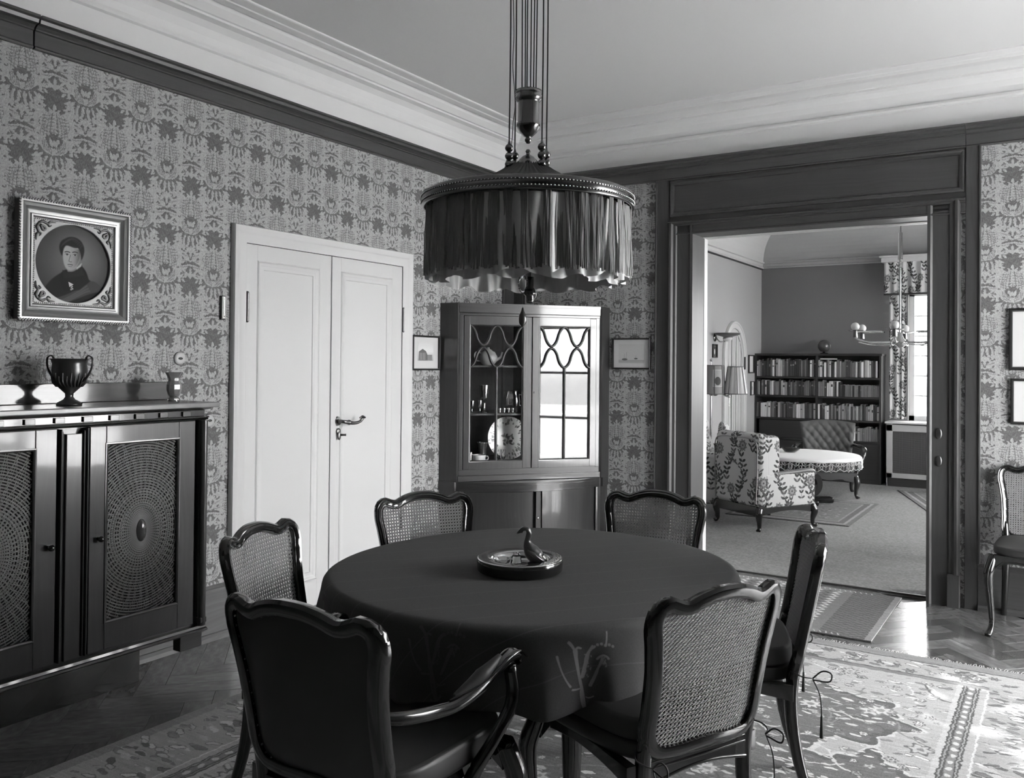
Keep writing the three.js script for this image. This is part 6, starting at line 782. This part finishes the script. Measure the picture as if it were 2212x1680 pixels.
// ---------------------------------------------------------------- arched door with gathered curtain
{ const d = struct('door_2'), zc = -4.65, r = 0.435, sp = 1.58, w2 = (g) => g.rotateY(Math.PI / 2).translate(LX, 0, 0);   // u = -z
  const arc = (R) => { const o = [[-zc - R, 0.006], [-zc - R, sp]]; for (let i = 1; i < 28; i++) { const a = Math.PI - i / 28 * Math.PI; o.push([-zc + Math.cos(a) * R, sp + Math.sin(a) * R * 1.02]); } o.push([-zc + R, sp], [-zc + R, 0.006]); return o; };
  part('arched_casing', w2(frame2d(arc(0.345).reverse(), [[0, 0], [0, 0.018], [0.012, 0.024], [0.06, 0.024], [0.07, 0.034], [0.085, 0.034], [0.092, 0.02], [0.092, 0]], () => 0, false)), K.plaster, d);
  part('door_frame', w2(frame2d(arc(0.29).reverse(), [[0, 0], [0, 0.012], [0.05, 0.014], [0.055, 0.006], [0.055, 0]], () => 0, false)), mat(0.44, 0.6), d);
  { const N = 120, pos = [], idx = []; for (let j = 0; j < 2; j++) for (let i = 0; i <= N; i++) { const u = (i / N * 2 - 1) * 0.29, h = sp + Math.sqrt(Math.max(0, 0.29 ** 2 - u * u)); pos.push(-zc + u, j ? h : 0.02, 0.004 + 0.0045 * Math.sin(i * 0.9) + 0.003 * Math.sin(i * 0.31)); } for (let i = 0; i < N; i++) idx.push(i, i + 1, i + N + 1, i + 1, i + N + 2, i + N + 1); const g = new THREE.BufferGeometry(); g.setAttribute('position', new THREE.Float32BufferAttribute(pos, 3)); g.setIndex(idx); g.computeVertexNormals(); part('gathered_curtain', w2(g), mat(0.5, 0.85, { side: THREE.DoubleSide }), d); }
  part('door_back', w2(ext(arc(0.3), 0.002)), K.dark, d); part('hinge', w2(cyl(0.012, 0.012, 0.16, -zc + 0.36, 1.42, 0.03, 10)), K.dark, d);
  for (const u of [-0.09, 0.075]) part('glazing_bar', w2(B(-zc + u - 0.008, -zc + u + 0.008, 0.02, sp + 0.26, 0.006, 0.016, 0.002)), K.plaster, d); }
// small pictures on the library wall
framed('small_picture', 'tiny black framed photograph beside the arched library door', [LX, 1.64, -3.935], Math.PI / 2, 0.15, 0.16, 0.012, [0.03, 0.03, 0], (x, w, h) => { x.fillStyle = G(30); x.fillRect(0, 0, w, h); x.fillStyle = G(190); x.beginPath(); x.ellipse(w * 0.5, h * 0.6, w * 0.2, h * 0.34, 0, 0, 7); x.fill(); }).children[1].material = K.dark;
framed('small_picture', 'upper narrow framed picture between arched door and bookcase', [LX, 1.49, -5.35], Math.PI / 2, 0.22, 0.24, 0.016, [0.04, 0.04, 0], (x, w, h) => { x.fillStyle = G(200); x.fillRect(0, 0, w, h); speckle(x, w, h, 30); });
framed('small_picture', 'lower narrow framed picture between arched door and bookcase', [LX, 1.17, -5.41], Math.PI / 2, 0.15, 0.185, 0.012, [0.03, 0.03, 0], (x, w, h) => { x.fillStyle = G(190); x.fillRect(0, 0, w, h); x.fillStyle = G(140); x.fillRect(w * 0.3, h * 0.3, w * 0.4, h * 0.4); });
// ---------------------------------------------------------------- two-branched floor lamp with parchment shades, wall sconce
{ const t = thing('floor_lamp', 'brass floor lamp with two pleated parchment shades beside the library sofa', 'floor_lamp', [0.55, 0.0065, -3.2]), m = K.chrome;
  part('base', lathe([[0, 0], [0.14, 0], [0.14, 0.01], [0.1, 0.025], [0.02, 0.04], [0, 0.04]], 36), m, t); part('pole', cyl(0.013, 0.011, 1.15, 0, 0.03, 0, 16), m, t); part('arm', M(limb([[0, 1.16, 0], [0.05, 1.14, 0], [0.1, 1.165, -0.02], [0.17, 1.13, -0.03], [0.19, 1.14, -0.03]], [0.016, 0.013, 0.012, 0.013, 0.016], 24, 10), ball(0.024, 0, 1.15, 0, 14), ball(0.02, 0.19, 1.13, -0.03, 12), cyl(0.006, 0.006, 0.1, 0.19, 1.02, -0.03, 8), cyl(0.008, 0.008, 0.12, 0.0, 1.15, 0, 8)), m, t);
  const pic = canvas(512, 256, (x, w, h) => { x.fillStyle = G(126); x.fillRect(0, 0, w, h); for (let k = 0; k < 4; k++) { x.fillStyle = G(150); x.fillRect(k * 128 + 30, 40, 68, 150); x.strokeStyle = G(186); x.lineWidth = 5; x.strokeRect(k * 128 + 30, 40, 68, 150); x.fillStyle = G(60); x.beginPath(); x.ellipse(k * 128 + 64, 140, 24, 38, 0, 0, 7); x.fill(); } speckle(x, w, h, 18); });
  const shade = (x, z, r0, r1, y0, y1, mm, pl) => { const N = 96, pos = [], uv = [], idx = []; for (let j = 0; j < 2; j++) for (let i = 0; i <= N; i++) { const a = i / N * Math.PI * 2, r = (j ? r1 : r0) + pl * Math.sin(a * 12); pos.push(x + Math.cos(a) * r, j ? y1 : y0, z + Math.sin(a) * r); uv.push(i / N, j); } for (let i = 0; i < N; i++) idx.push(i, i + N + 1, i + 1, i + 1, i + N + 1, i + N + 2); const g = new THREE.BufferGeometry(); g.setAttribute('position', new THREE.Float32BufferAttribute(pos, 3)); g.setAttribute('uv', new THREE.Float32BufferAttribute(uv, 2)); g.setIndex(idx); g.computeVertexNormals(); const s = part('lamp_shade', g, mm, t); for (const [y, r] of [[y0, r0], [y1, r1]]) part('laced_edge', T(new THREE.TorusGeometry(r + pl * 0.3, 0.006, 6, 48).rotateX(Math.PI / 2), x, y, z), mat(0.15, 0.8), s); const st = []; for (let i = 0; i < 8; i++) { const a = i / 8 * 6.283 + 0.3; st.push(limb([[x + Math.cos(a) * (r0 + 0.004), y0, z + Math.sin(a) * (r0 + 0.004)], [x + Math.cos(a) * (r1 + 0.004), y1, z + Math.sin(a) * (r1 + 0.004)]], [0.0035, 0.0035], 2, 5)); } part('laced_seam', M(st), mat(0.12, 0.8), s); return s; };
  shade(0.02, 0, 0.13, 0.115, 1.155, 1.462, mat(1, 0.7, { map: pic, side: THREE.DoubleSide }), 0); shade(0.24, -0.1, 0.125, 0.08, 1.155, 1.45, mat(0.62, 0.6, { side: THREE.DoubleSide, transmission: 0.3, thickness: 0 }), 0.004);
  part('finial', M(cyl(0.004, 0.004, 0.05, 0, 1.46, 0, 8), ball(0.016, 0, 1.52, 0, 12)), m, t); }
{ const t = thing('wall_sconce', 'small metal wall lamp with a shallow glass bowl left of the arched door', 'wall_lamp', [LX, 1.8, -3.95], Math.PI / 2); part('back_plate', lathe([[0, 0.012], [0.045, 0.01], [0.05, 0], [0, 0]], 24).rotateX(Math.PI / 2), K.chrome, t); part('arm', limb([[0, 0, 0.01], [0, -0.05, 0.06], [0, -0.045, 0.12], [0, 0.0, 0.15]], [0.009, 0.008, 0.008, 0.01], 18, 8), K.chrome, t); part('bowl', T(lathe([[0, 0], [0.05, 0.004], [0.14, 0.03], [0.15, 0.05], [0.146, 0.05], [0.13, 0.034], [0.05, 0.01], [0, 0.006]], 36), 0, 0, 0.155), mat(0.1, 0.3), t); part('bulb_shade', T(lathe([[0, -0.05], [0.035, -0.045], [0.055, -0.02], [0.05, 0.0], [0, 0.0]], 24), 0, 0.0, 0.155), mat(0.6, 0.3), t); }
// ---------------------------------------------------------------- chandelier
{ const P = [2.58, 0, -2.38], t = thing('chandelier', 'slim metal chandelier with round opal bulbs on flat loop arms in the library', 'chandelier', P), m = K.chrome;
  part('rod', M(cyl(0.009, 0.009, 1.6, 0, 1.74, 0, 12), cyl(0.021, 0.018, 0.24, 0, 2.43, 0, 16)), m, t); part('ceiling_rose', lathe([[0, 3.34], [0.07, 3.34], [0.06, 3.31], [0.015, 3.29], [0, 3.29]], 24), m, t); part('hub', lathe([[0, 1.64], [0.02, 1.645], [0.055, 1.67], [0.065, 1.69], [0.05, 1.7], [0.03, 1.73], [0.014, 1.78], [0, 1.78]], 28), m, t);
  for (let i = 0; i < 6; i++) { const a = i / 6 * Math.PI * 2 + 0.482, c = Math.cos(a), s = Math.sin(a), R = 0.4, at = (r, y, q = 0) => [c * r - s * q, y, s * r + c * q]; const arm = part('arm', M(tube([at(0.05, 1.695), at(0.2, 1.69), at(0.34, 1.7), at(0.405, 1.735), at(0.39, 1.775), at(0.3, 1.785), at(0.16, 1.785)], 0.0075, 36, 8), tube([at(0.06, 1.68, 0.02), at(0.22, 1.665, 0.04), at(0.36, 1.69, 0.03)], 0.005, 20, 6)), m, t); part('drip_dish', T(lathe([[0, 0], [0.05, 0.002], [0.075, 0.008], [0.075, 0.011], [0, 0.008]], 24), c * R, 1.785, s * R), m, arm); part('socket', cyl(0.022, 0.018, 0.055, c * R, 1.73, s * R, 14), K.darkbrass, arm); part('opal_bulb', T(new THREE.SphereGeometry(0.037, 22, 16), c * R, 1.828, s * R), mat(0.66, 0.2), arm); } }
// ---------------------------------------------------------------- window dressing and radiator cover
{ const cur = (name, label, x0, x1, y0, y1, z, amp, n, sc = 0) => { const t = thing(name, label, 'curtain', [0, 0, 0]), N = 140, R = 10, pos = [], uv = [], idx = []; for (const s of [0, 1]) for (let j = 0; j <= R; j++) for (let i = 0; i <= N; i++) { const u = i / N, k = j / R, f = Math.sin(u * n * 6.283 + 0.7 * Math.sin(u * 9)) * amp * (0.6 + 0.4 * k); pos.push(x0 + (x1 - x0) * u, y1 + (y0 + sc * Math.sin(u * 40) - y1) * k, z + f - s * 0.004); uv.push(u * (x1 - x0) * 1.5, y0 + (y1 - y0) * (1 - k)); } const w = N + 1, off = (R + 1) * w; for (let j = 0; j < R; j++) for (let i = 0; i < N; i++) { const a = j * w + i; idx.push(a, a + w, a + 1, a + 1, a + w, a + w + 1, off + a, off + a + 1, off + a + w, off + a + 1, off + a + w + 1, off + a + w); } const g = new THREE.BufferGeometry(); g.setAttribute('position', new THREE.Float32BufferAttribute(pos, 3)); g.setAttribute('uv', new THREE.Float32BufferAttribute(uv, 2)); g.setIndex(idx); g.computeVertexNormals(); part('cloth', g, chintzMat, t); return t; };
  cur('curtain', 'flowered curtain hanging at the left of the library window', 1.985, 2.185, 0.83, 2.42, -5.6, 0.014, 3);
  const v = cur('valance', 'gathered flowered valance across the top of the library window', 1.93, 3.65, 2.36, 2.76, -5.54, 0.022, 17); part('cornice_board', M(B(1.9, 3.68, 2.76, 2.83, -5.62, -5.5, 0.006), B(1.88, 3.7, 2.815, 2.84, -5.62, -5.48, 0.004)), K.plaster, v); part('braid', B(1.93, 3.65, 2.352, 2.375, -5.53, -5.515, 0.003), K.dark, v);
  cur('curtain', 'flowered curtain at the right of the library window, out of the doorway view', 3.48, 3.7, 0.83, 2.42, -5.6, 0.014, 3); }
struct('trim_15', M(B(1.955, 3.72, 0.775, 0.797, LZ - 0.08, -5.47, 0.005)), K.white);
{ const t = thing('radiator_cover', 'pale framed radiator cover with woven grille below the library window', 'radiator_cover', [0, 0, 0]), a = 1.97, b = 3.7, z = -5.5;
  const fr = [B(a, a + 0.07, 0.11, 0.775, z - 0.02, z, 0.004), B(b - 0.07, b, 0.11, 0.775, z - 0.02, z, 0.004), B(a, b, 0.68, 0.762, z - 0.02, z, 0.004), B(a, b, 0.11, 0.17, z - 0.02, z, 0.004)]; for (const m of [2.55, 3.12]) fr.push(B(m - 0.035, m + 0.035, 0.11, 0.775, z - 0.02, z, 0.004));
  part('frame', M(fr), mat(0.4, 0.5), t); part('side', B(a, a + 0.02, 0.006, 0.775, LZ, z - 0.02), mat(0.4, 0.5), t); part('base', B(a + 0.01, b, 0.006, 0.11, z - 0.05, z - 0.02), K.dark, t); part('dark_lining', B(a + 0.02, b, 0.11, 0.7, z - 0.06, z - 0.05), K.dark, t);
  const l = []; for (let i = 0; i < 136; i++) { const x = a + 0.07 + i * 0.0118; l.push({ pts: [[x, 0.165], [x, 0.685]], w: 0.0022, z: 0 }); } for (let j = 0; j < 44; j++) l.push({ pts: [[a + 0.06, 0.168 + j * 0.0118], [b - 0.06, 0.168 + j * 0.0118]], w: 0.0022, z: 0.001 }); stuff(part('woven_grille', strands(l, () => z - 0.012), mat(0.16, 0.5), t)); }
copy(chair1, ...place(3.13, -1.2, 0.6, -0.8), 'light-edged chair just showing at the right side of the doorway', 'chairs in the library');

// ---------------------------------------------------------------- garden outside the right-hand windows
struct('terrace', B(RX + 0.3, 30, -0.5, -0.3, -20, 20), mat(0.7, 0.9));
{ const t = thing('garden_tree', 'leafy garden tree outside the dining room windows', 'tree', [11.6, -0.3, 1.6]);
  part('trunk', limb([[0, 0, 0], [0.1, 2.2, 0.05], [0, 4.2, 0], [0.1, 6, 0.1]], [0.22, 0.16, 0.12, 0.05], 14, 10), mat(0.08, 0.9), t);
  const lf = new THREE.BufferGeometry(); lf.setAttribute('position', new THREE.Float32BufferAttribute([0, 0, -0.09, 0.05, 0.01, 0, 0, 0, 0.09, -0.05, 0.01, 0], 3)); lf.setIndex([0, 1, 2, 0, 2, 3]); lf.computeVertexNormals();
  const n = 4200, im = new THREE.InstancedMesh(lf, mat(0.12, 0.7, { side: THREE.DoubleSide }), n), q = new THREE.Matrix4(), e = new THREE.Euler(); for (let i = 0; i < n; i++) { const a = rnd(0, 6.28), r = 2.3 * Math.sqrt(rnd()), y = rnd(-1.4, 1.6), k = Math.sqrt(Math.max(0.1, 1 - (y / 1.8) ** 2)); q.makeRotationFromEuler(e.set(rnd(0, 6), rnd(0, 6), rnd(0, 6))).scale(V(1.5, 1.5, 1.5)).setPosition(Math.cos(a) * r * k, 6.6 + y, Math.sin(a) * r * k); im.setMatrixAt(i, q); } im.name = 'leaves'; im.castShadow = true; t.add(stuff(im)); }

renderer.render(scene, camera);
